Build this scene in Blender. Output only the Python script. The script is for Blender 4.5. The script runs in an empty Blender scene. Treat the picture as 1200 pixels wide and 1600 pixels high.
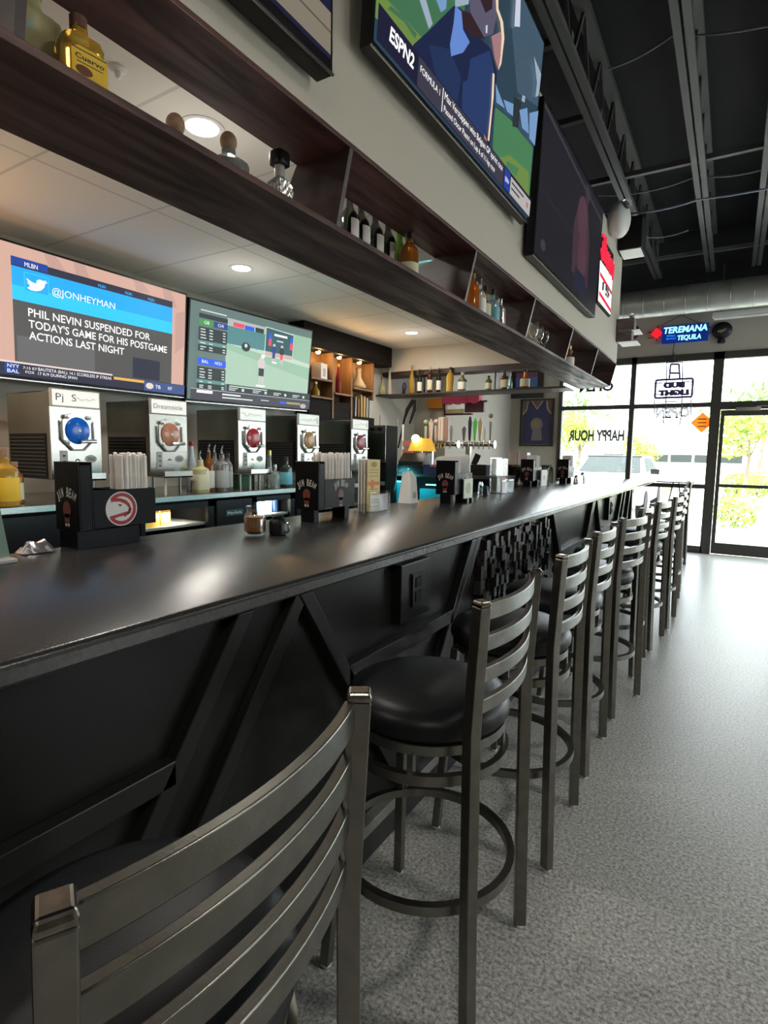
import bpy, bmesh, math, random
from mathutils import Vector, Matrix
random.seed(7)
C = bpy.context.scene.collection
PI = math.pi

# ------------------------------------------------------------------ camera, world, light
F_PX = 880.86
YAW, PITCH, ROLL = 0.549061, -0.104891, 0.01546
CAM = Vector((0.95139, 0.0, 1.40349))
_f = Vector((-math.sin(YAW)*math.cos(PITCH), math.cos(YAW)*math.cos(PITCH), math.sin(PITCH)))
_r0 = Vector((math.cos(YAW), math.sin(YAW), 0)); _u0 = _r0.cross(_f)
_r = math.cos(ROLL)*_r0 + math.sin(ROLL)*_u0
_u = -math.sin(ROLL)*_r0 + math.cos(ROLL)*_u0
cam_data = bpy.data.cameras.new('camera')
cam_data.sensor_fit = 'VERTICAL'
cam_data.sensor_height = 36.0
cam_data.lens = F_PX/1600*36.0
cam_data.clip_start = 0.02
cam_data.clip_end = 400
cam = bpy.data.objects.new('camera', cam_data); C.objects.link(cam)
M = Matrix((( _r.x, _u.x, -_f.x, CAM.x), (_r.y, _u.y, -_f.y, CAM.y), (_r.z, _u.z, -_f.z, CAM.z), (0,0,0,1)))
cam.matrix_world = M
sc = bpy.context.scene
sc.camera = cam
sc.view_settings.view_transform = 'Standard'
sc.view_settings.look = 'None'
sc.view_settings.gamma = 1.0
sc.view_settings.use_curve_mapping = False
sc.view_settings.exposure = 0.12
try:
    sc.cycles.use_denoising = True
    sc.cycles.max_bounces = 8
    sc.cycles.diffuse_bounces = 4
    sc.cycles.glossy_bounces = 4
    sc.cycles.transmission_bounces = 8
    sc.cycles.transparent_max_bounces = 16
    sc.cycles.caustics_reflective = False
    sc.cycles.caustics_refractive = False
    sc.cycles.sample_clamp_indirect = 6.0
except Exception:
    pass

world = bpy.data.worlds.new('world'); sc.world = world
world.use_nodes = True
wn = world.node_tree.nodes; wl = world.node_tree.links
bg = wn['Background']
SKY = 9.0
bg.inputs[0].default_value = (0.90, 0.96, 1.0, 1)
bg.inputs[1].default_value = SKY

sun = bpy.data.lights.new('sun', 'SUN'); sun.energy = 16.0; sun.angle = 0.01; sun.color = (1, 0.96, 0.88)
so = bpy.data.objects.new('sun', sun); C.objects.link(so)
so.rotation_euler = Vector((0.25, 0.55, -0.8)).to_track_quat('-Z', 'Y').to_euler()

def portal(name, loc, sx, sy, direction):
    l = bpy.data.lights.new(name, 'AREA'); l.shape = 'RECTANGLE'; l.size = sx; l.size_y = sy
    l.cycles.is_portal = True
    o = bpy.data.objects.new(name, l); C.objects.link(o); o.location = loc
    o.rotation_euler = Vector(direction).to_track_quat('-Z', 'Z').to_euler()
portal('window_portal', (2.2, 9.62, 1.45), 7.6, 2.9, (0, -1, 0))
portal('window_portal', (7.15, 5.9, 1.85), 4.0, 1.8, (-1, 0, 0))

def point(name, loc, power, color, radius=0.03):
    l = bpy.data.lights.new(name, 'POINT'); l.energy = power; l.color = color; l.shadow_soft_size = radius
    o = bpy.data.objects.new(name, l); C.objects.link(o); o.location = loc
    return o
def spot_area(name, loc, size, power, color=(1, 0.93, 0.82), direction=(0, 0, -1), spread=PI):
    l = bpy.data.lights.new(name, 'AREA'); l.shape = 'DISK'; l.size = size; l.energy = power; l.color = color; l.spread = spread
    o = bpy.data.objects.new(name, l); C.objects.link(o); o.location = loc
    o.rotation_euler = Vector(direction).to_track_quat('-Z', 'Y').to_euler()
    return o

# a pixel of the photograph -> the point of the place on a given plane
def P(u, v, x=None, y=None, z=None):
    d = (u-600)/F_PX*_r - (v-800)/F_PX*_u + _f
    if x is not None: t = (x-CAM.x)/d.x
    elif y is not None: t = (y-CAM.y)/d.y
    else: t = (z-CAM.z)/d.z
    return CAM + d*t

# ------------------------------------------------------------------ materials
MATS = {}
def mat(name, col, rough=0.5, metal=0.0, noise=0.0, nscale=20, bump=0.0, bscale=60, emit=None, estr=0.0, trans=0.0, ior=1.45, coat=0.0, spec=0.5, stretch=None, col2=None, alpha=1.0):
    if name in MATS: return MATS[name]
    m = bpy.data.materials.new(name); m.use_nodes = True
    nt = m.node_tree; b = nt.nodes['Principled BSDF']
    b.inputs['Base Color'].default_value = (*col, 1)
    b.inputs['Roughness'].default_value = rough
    b.inputs['Metallic'].default_value = metal
    b.inputs['Specular IOR Level'].default_value = spec
    b.inputs['IOR'].default_value = ior
    if trans: b.inputs['Transmission Weight'].default_value = trans
    if coat: b.inputs['Coat Weight'].default_value = coat
    if alpha < 1: b.inputs['Alpha'].default_value = alpha
    if emit is not None:
        b.inputs['Emission Color'].default_value = (*emit, 1); b.inputs['Emission Strength'].default_value = estr
    tc = None
    def coords():
        nonlocal tc
        if tc is None:
            t = nt.nodes.new('ShaderNodeTexCoord'); mp = nt.nodes.new('ShaderNodeMapping')
            nt.links.new(t.outputs['Object'], mp.inputs['Vector'])
            if stretch: mp.inputs['Scale'].default_value = stretch
            tc = mp.outputs['Vector']
        return tc
    if noise or col2:
        n = nt.nodes.new('ShaderNodeTexNoise'); n.inputs['Scale'].default_value = nscale; n.inputs['Detail'].default_value = 5
        nt.links.new(coords(), n.inputs['Vector'])
        r = nt.nodes.new('ShaderNodeValToRGB')
        c2 = col2 if col2 else tuple(min(1, c*(1+noise)) for c in col)
        c1 = col if col2 else tuple(c*(1-noise) for c in col)
        r.color_ramp.elements[0].color = (*c1, 1); r.color_ramp.elements[1].color = (*c2, 1)
        r.color_ramp.elements[0].position = 0.32; r.color_ramp.elements[1].position = 0.68
        nt.links.new(n.outputs['Fac'], r.inputs['Fac']); nt.links.new(r.outputs['Color'], b.inputs['Base Color'])
    if bump:
        n2 = nt.nodes.new('ShaderNodeTexNoise'); n2.inputs['Scale'].default_value = bscale; n2.inputs['Detail'].default_value = 3
        nt.links.new(coords(), n2.inputs['Vector'])
        bp = nt.nodes.new('ShaderNodeBump'); bp.inputs['Strength'].default_value = bump; bp.inputs['Distance'].default_value = 0.01
        nt.links.new(n2.outputs['Fac'], bp.inputs['Height']); nt.links.new(bp.outputs['Normal'], b.inputs['Normal'])
    MATS[name] = m
    return m

def emat(name, col, s=1.0):
    # a screen or lamp surface: gives off its own light, a little gloss over it
    return mat(name, (0.004, 0.004, 0.004), 0.3, emit=col, estr=s, spec=0.12)

def glass_pane(name, tint, gloss=0.06, glow=0.0):
    if name in MATS: return MATS[name]
    m = bpy.data.materials.new(name); m.use_nodes = True; nt = m.node_tree
    for n in list(nt.nodes): nt.nodes.remove(n)
    out = nt.nodes.new('ShaderNodeOutputMaterial'); mx = nt.nodes.new('ShaderNodeMixShader')
    tr = nt.nodes.new('ShaderNodeBsdfTransparent'); gl = nt.nodes.new('ShaderNodeBsdfGlossy')
    tr.inputs[0].default_value = (*tint, 1); gl.inputs['Roughness'].default_value = 0.03
    fr = nt.nodes.new('ShaderNodeLayerWeight'); fr.inputs[0].default_value = 0.15
    mul = nt.nodes.new('ShaderNodeMath'); mul.operation = 'MULTIPLY_ADD'; mul.inputs[1].default_value = 0.16; mul.inputs[2].default_value = gloss
    nt.links.new(fr.outputs['Fresnel'], mul.inputs[0]); nt.links.new(mul.outputs[0], mx.inputs[0])
    nt.links.new(tr.outputs[0], mx.inputs[1]); nt.links.new(gl.outputs[0], mx.inputs[2]); nt.links.new(mx.outputs[0], out.inputs[0])
    MATS[name] = m
    return m

def translucent(name, col):
    m = bpy.data.materials.new(name); m.use_nodes = True; nt = m.node_tree
    b = nt.nodes['Principled BSDF']; b.inputs['Base Color'].default_value = (*col, 1); b.inputs['Roughness'].default_value = 0.7
    tr = nt.nodes.new('ShaderNodeBsdfTranslucent'); tr.inputs[0].default_value = (*col, 1)
    mx = nt.nodes.new('ShaderNodeMixShader'); mx.inputs[0].default_value = 0.6
    nt.links.new(b.outputs[0], mx.inputs[1]); nt.links.new(tr.outputs[0], mx.inputs[2]); nt.links.new(mx.outputs[0], nt.nodes['Material Output'].inputs[0])
    return m

def floor_material():
    m = mat('polished_speckled_concrete', (0.3, 0.3, 0.29), 0.30)
    nt = m.node_tree; b = nt.nodes['Principled BSDF']
    t = nt.nodes.new('ShaderNodeTexCoord')
    n1 = nt.nodes.new('ShaderNodeTexNoise'); n1.inputs['Scale'].default_value = 88; n1.inputs['Detail'].default_value = 4; n1.inputs['Roughness'].default_value = 0.75
    n2 = nt.nodes.new('ShaderNodeTexNoise'); n2.inputs['Scale'].default_value = 2.2; n2.inputs['Detail'].default_value = 4
    r1 = nt.nodes.new('ShaderNodeValToRGB')
    r1.color_ramp.elements[0].position = 0.36; r1.color_ramp.elements[1].position = 0.64
    r1.color_ramp.elements[0].color = (0.19, 0.19, 0.178, 1); r1.color_ramp.elements[1].color = (0.72, 0.72, 0.68, 1)
    mx = nt.nodes.new('ShaderNodeMix'); mx.data_type = 'RGBA'; mx.blend_type = 'MULTIPLY'; mx.inputs[0].default_value = 0.5
    r2 = nt.nodes.new('ShaderNodeValToRGB')
    r2.color_ramp.elements[0].color = (0.7, 0.7, 0.7, 1); r2.color_ramp.elements[1].color = (1, 1, 1, 1)
    for n in (n1, n2): nt.links.new(t.outputs['Object'], n.inputs['Vector'])
    nt.links.new(n1.outputs['Fac'], r1.inputs['Fac']); nt.links.new(n2.outputs['Fac'], r2.inputs['Fac'])
    nt.links.new(r1.outputs['Color'], mx.inputs[6]); nt.links.new(r2.outputs['Color'], mx.inputs[7])
    nt.links.new(mx.outputs[2], b.inputs['Base Color'])
    bp = nt.nodes.new('ShaderNodeBump'); bp.inputs['Strength'].default_value = 0.25; bp.inputs['Distance'].default_value = 0.004
    nt.links.new(n1.outputs['Fac'], bp.inputs['Height']); nt.links.new(bp.outputs['Normal'], b.inputs['Normal'])
    return m

def tile_material():
    # 2x4 ft lay-in ceiling tiles: pale board with thin grey joints (world x/y)
    m = mat('ceiling_tile', (0.66, 0.64, 0.58), 0.75)
    nt = m.node_tree; b = nt.nodes['Principled BSDF']
    t = nt.nodes.new('ShaderNodeTexCoord'); mp = nt.nodes.new('ShaderNodeMapping')
    nt.links.new(t.outputs['Object'], mp.inputs['Vector'])
    br = nt.nodes.new('ShaderNodeTexBrick'); br.offset = 0.0
    br.inputs['Scale'].default_value = 1.0; br.inputs['Brick Width'].default_value = 1.22; br.inputs['Row Height'].default_value = 0.61
    br.inputs['Mortar Size'].default_value = 0.008; br.inputs['Mortar Smooth'].default_value = 0.1
    br.inputs['Color1'].default_value = (0.88, 0.855, 0.79, 1); br.inputs['Color2'].default_value = (0.85, 0.825, 0.765, 1)
    br.inputs['Mortar'].default_value = (0.66, 0.64, 0.585, 1)
    mp.inputs['Location'].default_value = (1.72+1.22*4, -2.01+0.61*20, 0)
    nt.links.new(mp.outputs['Vector'], br.inputs['Vector']); nt.links.new(br.outputs['Color'], b.inputs['Base Color'])
    return m

def wood_material(name, dark, light, scale=3.0, stretch=(6, 0.6, 6), rough=0.5, rvar=0.0):
    m = mat(name, dark, rough, bump=0.0)
    nt = m.node_tree; b = nt.nodes['Principled BSDF']
    t = nt.nodes.new('ShaderNodeTexCoord'); mp = nt.nodes.new('ShaderNodeMapping'); mp.inputs['Scale'].default_value = stretch
    nt.links.new(t.outputs['Object'], mp.inputs['Vector'])
    n = nt.nodes.new('ShaderNodeTexNoise'); n.inputs['Scale'].default_value = scale; n.inputs['Detail'].default_value = 6; n.inputs['Distortion'].default_value = 0.6
    nt.links.new(mp.outputs['Vector'], n.inputs['Vector'])
    r = nt.nodes.new('ShaderNodeValToRGB'); r.color_ramp.elements[0].color = (*dark, 1); r.color_ramp.elements[1].color = (*light, 1)
    r.color_ramp.elements[0].position = 0.35; r.color_ramp.elements[1].position = 0.7
    nt.links.new(n.outputs['Fac'], r.inputs['Fac']); nt.links.new(r.outputs['Color'], b.inputs['Base Color'])
    if rvar:
        q = nt.nodes.new('ShaderNodeMapRange'); q.inputs['From Min'].default_value = 0.3; q.inputs['From Max'].default_value = 0.7
        q.inputs['To Min'].default_value = rough+rvar; q.inputs['To Max'].default_value = rough-rvar
        nt.links.new(n.outputs['Fac'], q.inputs['Value']); nt.links.new(q.outputs['Result'], b.inputs['Roughness'])
    return m

BLACK = mat('black_plastic', (0.010, 0.010, 0.011), 0.32, spec=0.3)
BLACKM = mat('black_matt', (0.015, 0.015, 0.016), 0.7, spec=0.2)
STEEL = mat('stainless_steel', (0.44, 0.435, 0.395), 0.27, 1.0, noise=0.08, nscale=8, stretch=(1, 1, 30))
STEELD = mat('dark_mirror_steel', (0.24, 0.24, 0.21), 0.16, 1.0, noise=0.1, nscale=4)
CHROME = mat('chrome', (0.8, 0.8, 0.8), 0.12, 1.0)
GUN = mat('gunmetal_powder_coat', (0.185, 0.18, 0.158), 0.30, 0.9, noise=0.12, nscale=30, bump=0.03, bscale=220)
GUNCAP = mat('worn_steel_cap', (0.22, 0.20, 0.175), 0.25, 1.0, noise=0.3, nscale=60)
VINYL = mat('black_vinyl', (0.010, 0.011, 0.0125), 0.38, spec=0.28, bump=0.05, bscale=300)
BEIGE = mat('beige_wall_paint', (0.54, 0.50, 0.43), 0.85, bump=0.03, bscale=200)
DARKC = mat('black_painted_deck', (0.012, 0.012, 0.013), 0.9)
JOIST = mat('dark_grey_painted_steel', (0.10, 0.10, 0.098), 0.6, 0.2)
FRAME = mat('bronze_window_frame', (0.075, 0.07, 0.06), 0.45, 0.3)
WOOD = wood_material('dark_mahogany_stain', (0.026, 0.008, 0.0075), (0.15, 0.064, 0.054), scale=2.0, stretch=(8, 1.0, 8), rough=0.48, rvar=0.16)
WOODX = wood_material('dark_mahogany_stain_cross', (0.022, 0.010, 0.010), (0.06, 0.028, 0.026), stretch=(0.6, 6, 6), rough=0.42)
BARP = mat('black_painted_panel', (0.011, 0.011, 0.0105), 0.30, noise=0.2, nscale=5, spec=0.28)
BARTRIM = mat('charcoal_painted_trim', (0.014, 0.014, 0.013), 0.30, spec=0.3)
BARTOP = mat('dark_laminate_top', (0.024, 0.0235, 0.024), 0.25, noise=0.3, nscale=160, bump=0.05, bscale=240, spec=0.45)
BAREDGE = mat('dark_laminate_edge', (0.05, 0.05, 0.047), 0.22, noise=0.2, nscale=100, spec=0.8)
WHITE = mat('white_paper', (0.82, 0.81, 0.78), 0.75)
WHITEP = mat('white_plastic', (0.8, 0.8, 0.78), 0.4)
GLASS = mat('clear_glass', (0.95, 0.97, 0.96), 0.03, trans=1.0, ior=1.35)
PANE = glass_pane('window_glass', (0.93, 0.95, 0.95))
ACRYL = glass_pane('clear_acrylic', (0.90, 0.92, 0.92), 0.04)
TAN = wood_material('warm_alcove_wood', (0.15, 0.078, 0.032), (0.27, 0.15, 0.065), stretch=(4, 4, 0.6))

# ------------------------------------------------------------------ geometry helpers
class MB:
    def __init__(s): s.bm = bmesh.new(); s.mats = []; s.cur = 0
    def m(s, mt):
        if mt not in s.mats: s.mats.append(mt)
        s.cur = s.mats.index(mt); return s
    def face(s, vs):
        try:
            f = s.bm.faces.new(vs); f.material_index = s.cur; return f
        except ValueError: return None
    def poly(s, pts): return s.face([s.bm.verts.new(p) for p in pts])
    def box(s, a, b, rot=None, pivot=None):
        x0, y0, z0 = a; x1, y1, z1 = b
        pts = [Vector(p) for p in ((x0,y0,z0),(x1,y0,z0),(x1,y1,z0),(x0,y1,z0),(x0,y0,z1),(x1,y0,z1),(x1,y1,z1),(x0,y1,z1))]
        if rot is not None:
            pv = Vector(pivot) if pivot is not None else sum(pts, Vector())/8
            pts = [pv + rot @ (p-pv) for p in pts]
        return s.hexa(pts)
    def hexa(s, pts):
        v = [s.bm.verts.new(p) for p in pts]
        for f in ((0,3,2,1),(4,5,6,7),(0,1,5,4),(1,2,6,5),(2,3,7,6),(3,0,4,7)): s.face([v[i] for i in f])
        return s
    def loft(s, secs, closed=False, caps=True):
        rings = [[s.bm.verts.new(p) for p in sec] for sec in secs]
        n = len(rings[0]); k = len(rings)
        for i in range(k if closed else k-1):
            a, b = rings[i], rings[(i+1) % k]
            for j in range(n): s.face([a[j], a[(j+1) % n], b[(j+1) % n], b[j]])
        if caps and not closed:
            s.face(list(reversed(rings[0]))); s.face(rings[-1])
        return s
    def tube(s, path, r, n=10, closed=False):
        path = [Vector(p) for p in path]; secs = []; k = len(path)
        rad = r if isinstance(r, (list, tuple)) else [r]*k
        prev = None
        for i, p in enumerate(path):
            if closed: t = path[(i+1) % k]-path[i-1]
            else: t = path[min(i+1, k-1)]-path[max(i-1, 0)]
            t.normalize()
            if prev is None:
                a = Vector((0,0,1)) if abs(t.z) < 0.9 else Vector((1,0,0))
                e = t.cross(a).normalized()
            else:
                e = (prev-t*prev.dot(t)).normalized()
            prev = e; g = t.cross(e)
            secs.append([p+rad[i]*(math.cos(2*PI*j/n)*e+math.sin(2*PI*j/n)*g) for j in range(n)])
        return s.loft(secs, closed)
    def bar(s, a, b, w, h, up=(0,0,1)):
        a = Vector(a); b = Vector(b); t = (b-a).normalized(); u = Vector(up)
        e = t.cross(u)
        if e.length < 1e-4: e = t.cross(Vector((1,0,0)))
        e.normalize(); g = e.cross(t)
        sec = lambda p: [p-e*w/2-g*h/2, p+e*w/2-g*h/2, p+e*w/2+g*h/2, p-e*w/2+g*h/2]
        return s.loft([sec(a), sec(b)])
    def lathe(s, prof, n=24, c=(0,0,0), sq=None):
        cx, cy, cz = c; secs = []
        for r, z in prof:
            ring = []
            for j in range(n):
                a = 2*PI*j/n; x, y = math.cos(a), math.sin(a)
                if sq:  # rounded-square section
                    k = (abs(x)**sq+abs(y)**sq)**(-1/sq); x *= k; y *= k
                ring.append(Vector((cx+r*x, cy+r*y, cz+z)))
            secs.append(ring)
        return s.loft(secs)
    def prism(s, pts, d):
        d = Vector(d); pts = [Vector(p) for p in pts]
        return s.loft([pts, [p+d for p in pts]])
    def sphere(s, c, r, n=14, sz=None):
        c = Vector(c); sz = sz or (1,1,1); prof = []
        secs = []
        for i in range(1, n):
            ph = -PI/2+PI*i/n
            secs.append([c+Vector((r*sz[0]*math.cos(ph)*math.cos(2*PI*j/(2*n)), r*sz[1]*math.cos(ph)*math.sin(2*PI*j/(2*n)), r*sz[2]*math.sin(ph))) for j in range(2*n)])
        return s.loft(secs)
    def text(s, body, o, ux, uy, w=None, h=0.1, align='LEFT', shear=0.0, tube=0.0, bold=0.0):
        # lettering in the plane (ux, uy) at o; w fits the width, h the cap height
        cu = bpy.data.curves.new('t', 'FONT'); cu.body = body; cu.shear = shear; cu.resolution_u = 3
        if tube: cu.fill_mode = 'NONE'; cu.bevel_depth = tube/h*0.7; cu.bevel_resolution = 1
        if bold: cu.offset = bold
        ob = bpy.data.objects.new('t', cu)
        C.objects.link(ob); dg = bpy.context.evaluated_depsgraph_get()
        me = bpy.data.meshes.new_from_object(ob.evaluated_get(dg))
        bpy.data.objects.remove(ob); bpy.data.curves.remove(cu)
        if not me.vertices: return s
        xs = [v.co.x for v in me.vertices]; x0, x1 = min(xs), max(xs)
        sy = h/0.7; sx = sy if w is None else w/max(1e-6, x1-x0)
        off = {'LEFT': 0, 'CENTER': (x1-x0)/2, 'RIGHT': x1-x0}[align]
        ux = Vector(ux).normalized(); uy = Vector(uy).normalized(); nn = ux.cross(uy); o = Vector(o)
        vs = [s.bm.verts.new(o+ux*(v.co.x-x0-off)*sx+uy*v.co.y*sy+nn*v.co.z*sy) for v in me.vertices]
        for p in me.polygons: s.face([vs[i] for i in p.vertices])
        bpy.data.meshes.remove(me)
        return s
    def build(s, name, parent=None, loc=None, smooth=None, bevel=None, fix=True):
        if fix: bmesh.ops.recalc_face_normals(s.bm, faces=s.bm.faces)
        me = bpy.data.meshes.new(name); s.bm.to_mesh(me); s.bm.free()
        for mt in s.mats: me.materials.append(mt)
        o = bpy.data.objects.new(name, me); C.objects.link(o)
        if parent is not None: o.parent = parent
        if loc is not None: o.location = loc
        if smooth:
            for p in me.polygons: p.use_smooth = True
            try: me.set_sharp_from_angle(angle=smooth)
            except Exception: pass
        if bevel:
            b = o.modifiers.new('bevel', 'BEVEL'); b.width = bevel; b.segments = 2; b.limit_method = 'ANGLE'
        return o
SM = math.radians(40)

def thing(name, label, cat, loc=(0,0,0), rz=0.0, group=None):
    o = bpy.data.objects.new(name, None); C.objects.link(o); o.empty_display_size = 0.05
    o.location = loc; o.rotation_euler = (0, 0, rz); o['label'] = label; o['category'] = cat
    if group: o['group'] = group
    return o
def tag(o, label, cat, group=None, kind=None):
    o['label'] = label; o['category'] = cat
    if group: o['group'] = group
    if kind: o['kind'] = kind
    return o
def struct(o): o['kind'] = 'structure'; return o
def dup(root, loc=None, rz=None, label=None, group=None):
    r = root.copy(); C.objects.link(r)
    if loc is not None: r.location = loc
    if rz is not None: r.rotation_euler = (0, 0, rz)
    if label: r['label'] = label
    if group: r['group'] = group
    for ch in list(root.children):
        c = ch.copy(); C.objects.link(c); c.parent = r
        for g in list(ch.children):
            d = g.copy(); C.objects.link(d); d.parent = c
    return r
def part_label(o, l): o['label'] = l; return o

# ================================================================== THE ROOM
XB, YF, YN, XR, ZC = -2.80, 9.478, -6.0, 7.0, 4.62
struct(MB().m(floor_material()).box((XB-3, YN, -0.1), (XR, YF+0.05, 0)).build('floor'))
struct(MB().m(DARKC).box((XB-3, YN, ZC), (XR, YF+0.3, ZC+0.2)).build('ceiling'))
struct(MB().m(BEIGE).box((XB-0.15, YN, 0), (XB, 6.9, ZC)).build('wall_left'))
struct(MB().m(BEIGE).box((XB-0.15, 6.9, 0), (-2.33, YF, 4.0)).build('wall_left_step'))
struct(MB().m(BEIGE).box((XB-3, YN-0.15, 0), (XR, YN, ZC)).build('wall_near'))
b = MB().m(BEIGE)
b.box((XB-3, YF, 0), (-1.52, YF+0.15, 3.72)); b.box((-1.52, YF, 2.90), (XR, YF+0.15, 3.72)); b.box((6.1, YF, 0), (XR, YF+0.15, 2.9))
struct(b.build('wall_far'))
struct(MB().m(DARKC).box((XB-3, YF-0.004, 3.66), (XR, YF+0.16, ZC)).build('wall_far_upper'))
b = MB().m(BEIGE)
b.box((XR, YN, 0), (XR+0.15, YF, 0.95)); b.box((XR, YN, 2.75), (XR+0.15, YF, ZC)); b.box((XR, YN, 0.95), (XR+0.15, 3.9, 2.75)); b.box((XR, 7.9, 0.95), (XR+0.15, YF, 2.75))
struct(b.build('wall_right'))
# lowered tile ceiling over the bar and the long bulkhead that edges it
ZT = 2.65
struct(MB().m(tile_material()).box((XB, YN, ZT), (-0.375, 6.03, ZT+0.04)).build('ceiling_bar'))
struct(MB().m(BEIGE).box((-0.375, YN, 2.384), (-0.15, 6.44, 3.52)).build('wall_bulkhead'))
struct(MB().m(BEIGE).box((XB, 6.03, 2.384), (-0.375, 6.44, 3.52)).build('wall_bulkhead_return'))

# windows of the far wall
def window(n, x0, x1, zs, jamb_l=0.07, jamb_r=0.07, bottom=0.10):
    t = struct(thing('window_%d' % n, 'storefront window', 'window', (0, YF, 0)))
    del t['label']; del t['category']
    f = MB().m(FRAME)
    f.box((x0, -0.02, 0), (x0+jamb_l, 0.10, 2.9)); f.box((x1-jamb_r, -0.02, 0), (x1, 0.10, 2.9))
    f.box((x0, -0.02, 2.80), (x1, 0.10, 2.9)); f.box((x0, -0.02, 0), (x1, 0.10, bottom))
    for z in zs: f.box((x0, -0.015, z-0.032), (x1, 0.09, z+0.032))
    f.build('window_frame', t)
    MB().m(PANE).box((x0+0.02, 0.03, 0.02), (x1-0.02, 0.04, 2.88)).build('window_pane', t)
    return t
window(1, -1.52, -0.41, (2.165, 0.98), 0.06, 0.035)
window(2, -0.41, 0.66, (2.165, 0.98), 0.035, 0.02)
window(3, 2.0, 3.4, (2.165, 0.98)); window(4, 3.4, 4.8, (2.165, 0.98)); window(5, 4.8, 6.1, (2.165, 0.98))
d = struct(thing('door_1', 'glass door', 'door', (0, YF, 0))); del d['label']; del d['category']
f = MB().m(FRAME)
f.box((0.66, -0.02, 0), (0.77, 0.11, 2.9)); f.box((1.90, -0.02, 0), (2.0, 0.11, 2.9)); f.box((0.66, -0.02, 2.80), (2.0, 0.1, 2.9)); f.box((0.77, -0.02, 2.09), (1.9, 0.1, 2.20))
f.build('door_frame', d)
f = MB().m(FRAME)
f.box((0.775, 0.0, 0.01), (1.895, 0.05, 0.17)); f.box((0.775, 0.0, 0.17), (0.825, 0.05, 2.08)); f.box((1.83, 0.0, 0.17), (1.895, 0.05, 2.08))
f.box((0.825, 0.0, 2.0), (1.83, 0.05, 2.08)); f.box((0.78, -0.05, 0.985), (1.89, -0.01, 1.03)); f.box((0.8, -0.012, 0.99), (0.83, 0.0, 1.025)); f.box((1.84, -0.012, 0.99), (1.87, 0.0, 1.025))
f.build('door_leaf', d)
MB().m(CHROME).box((0.95, -0.09, 2.06), (1.25, -0.03, 2.11)).bar((1.2, -0.06, 2.12), (1.5, -0.1, 2.12), 0.03, 0.015).build('door_closer', d)
f = MB().m(PANE); f.box((0.82, 0.02, 0.17), (1.83, 0.03, 2.0)); f.box((0.77, 0.03, 2.2), (1.9, 0.04, 2.8)); f.build('door_glass', d)
t = struct(thing('window_6', 'w', 'window', (XR, 0, 0))); del t['label']; del t['category']
f = MB().m(FRAME)
for y in (3.9, 5.2, 6.5, 7.84): f.box((0, y, 0.95), (0.1, y+0.06, 2.75))
f.box((0, 3.9, 0.95), (0.1, 7.9, 1.01)); f.box((0, 3.9, 2.69), (0.1, 7.9, 2.75)); f.build('window_frame', t)
MB().m(PANE).box((0.05, 3.9, 0.95), (0.06, 7.9, 2.75)).build('window_pane', t)

# open roof structure
def joist(x, y0=-5.9, y1=9.4, zb=4.0, zt=4.5):
    r = thing('roof_joist', '', 'roof joist', (x, 0, 0))
    MB().m(JOIST).box((-0.055, y0, zb), (-0.008, y1, zb+0.045)).box((0.008, y0, zb), (0.055, y1, zb+0.045)).build('bottom_chord', r)
    MB().m(JOIST).box((-0.05, y0, zt), (0.05, y1, zt+0.05)).build('top_chord', r)
    w = MB().m(JOIST); n = 26
    for i in range(n):
        a = y0+(y1-y0)*i/n; c = y0+(y1-y0)*(i+0.5)/n; e = y0+(y1-y0)*(i+1)/n
        w.bar((0, a, zb+0.02), (0, c, zt+0.02), 0.022, 0.022); w.bar((0, c, zt+0.02), (0, e, zb+0.02), 0.022, 0.022)
    w.build('web', r)
    return r
jl = ['dark roof joist running along just above the bulkhead edge', 'dark roof joist over the row of bar stools',
      'dark roof joist at the right edge of the photo, above the door']
j0 = joist(-0.15); j0['label'] = jl[0]
for x, l in zip((0.52, 1.06), jl[1:]): dup(j0, (x, 0, 0), 0, l)
for i, x in enumerate((2.3, 3.5, 4.7, 5.9)):
    dup(j0, (x, 0, 0), 0, 'dark roof joist over the dining side, out of the photo to the right', 'joists over the dining side')
def bridging(y, z, x0, x1, l, w=0.05):
    tag(MB().m(JOIST).box((x0, y-w/2, z), (x1, y+w/2, z+0.045)).build('bridging_bar'), l, 'bridging bar', 'cross bars under the roof joists')
bridging(6.05, 4.05, -2.7, 6.9, 'light grey cross bar tying the joists, in front of the big duct')
bridging(8.7, 4.05, -2.7, 6.9, 'dim cross bar tying the joists right above the big duct')
bridging(3.95, 4.06, -2.7, -0.1, 'short cross bar joining the first joist above the lit television')
bridging(4.9, 4.06, -2.7, -0.1, 'short cross bar joining the first joist above the dark television')
def cable(name, pts, r, col, label):
    path = []
    for i in range(len(pts)-1):
        a, c = Vector(pts[i]), Vector(pts[i+1])
        sag = (c-a).length*0.06
        for k in range(8):
            q = k/8; path.append(a.lerp(c, q)-Vector((0, 0, sag*4*q*(1-q))))
    path.append(Vector(pts[-1]))
    return tag(MB().m(mat('cable_'+label[:5], col, 0.5)).tube(path, r, 6).build(name), label, 'cable')
cable('ceiling_cable', [P(942, 332, y=6.2), P(1090, 312, y=6.1), (2.6, 6.0, 4.0)], 0.009, (0.25, 0.33, 0.42), 'blue-grey cable strung across the roof joists beside the white emergency light')
cable('ceiling_cable', [P(950, 108, y=4.6), P(1050, 56, y=4.6), (1.5, 4.5, 4.1)], 0.007, (0.2, 0.2, 0.2), 'grey cable drooping under the dark roof deck at upper right')
cable('ceiling_cable', [P(1000, 370, y=7.0), P(1075, 360, y=7.4)], 0.006, (0.16, 0.16, 0.16), 'thin dark cable loop hanging to the right of the black loudspeaker')
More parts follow.
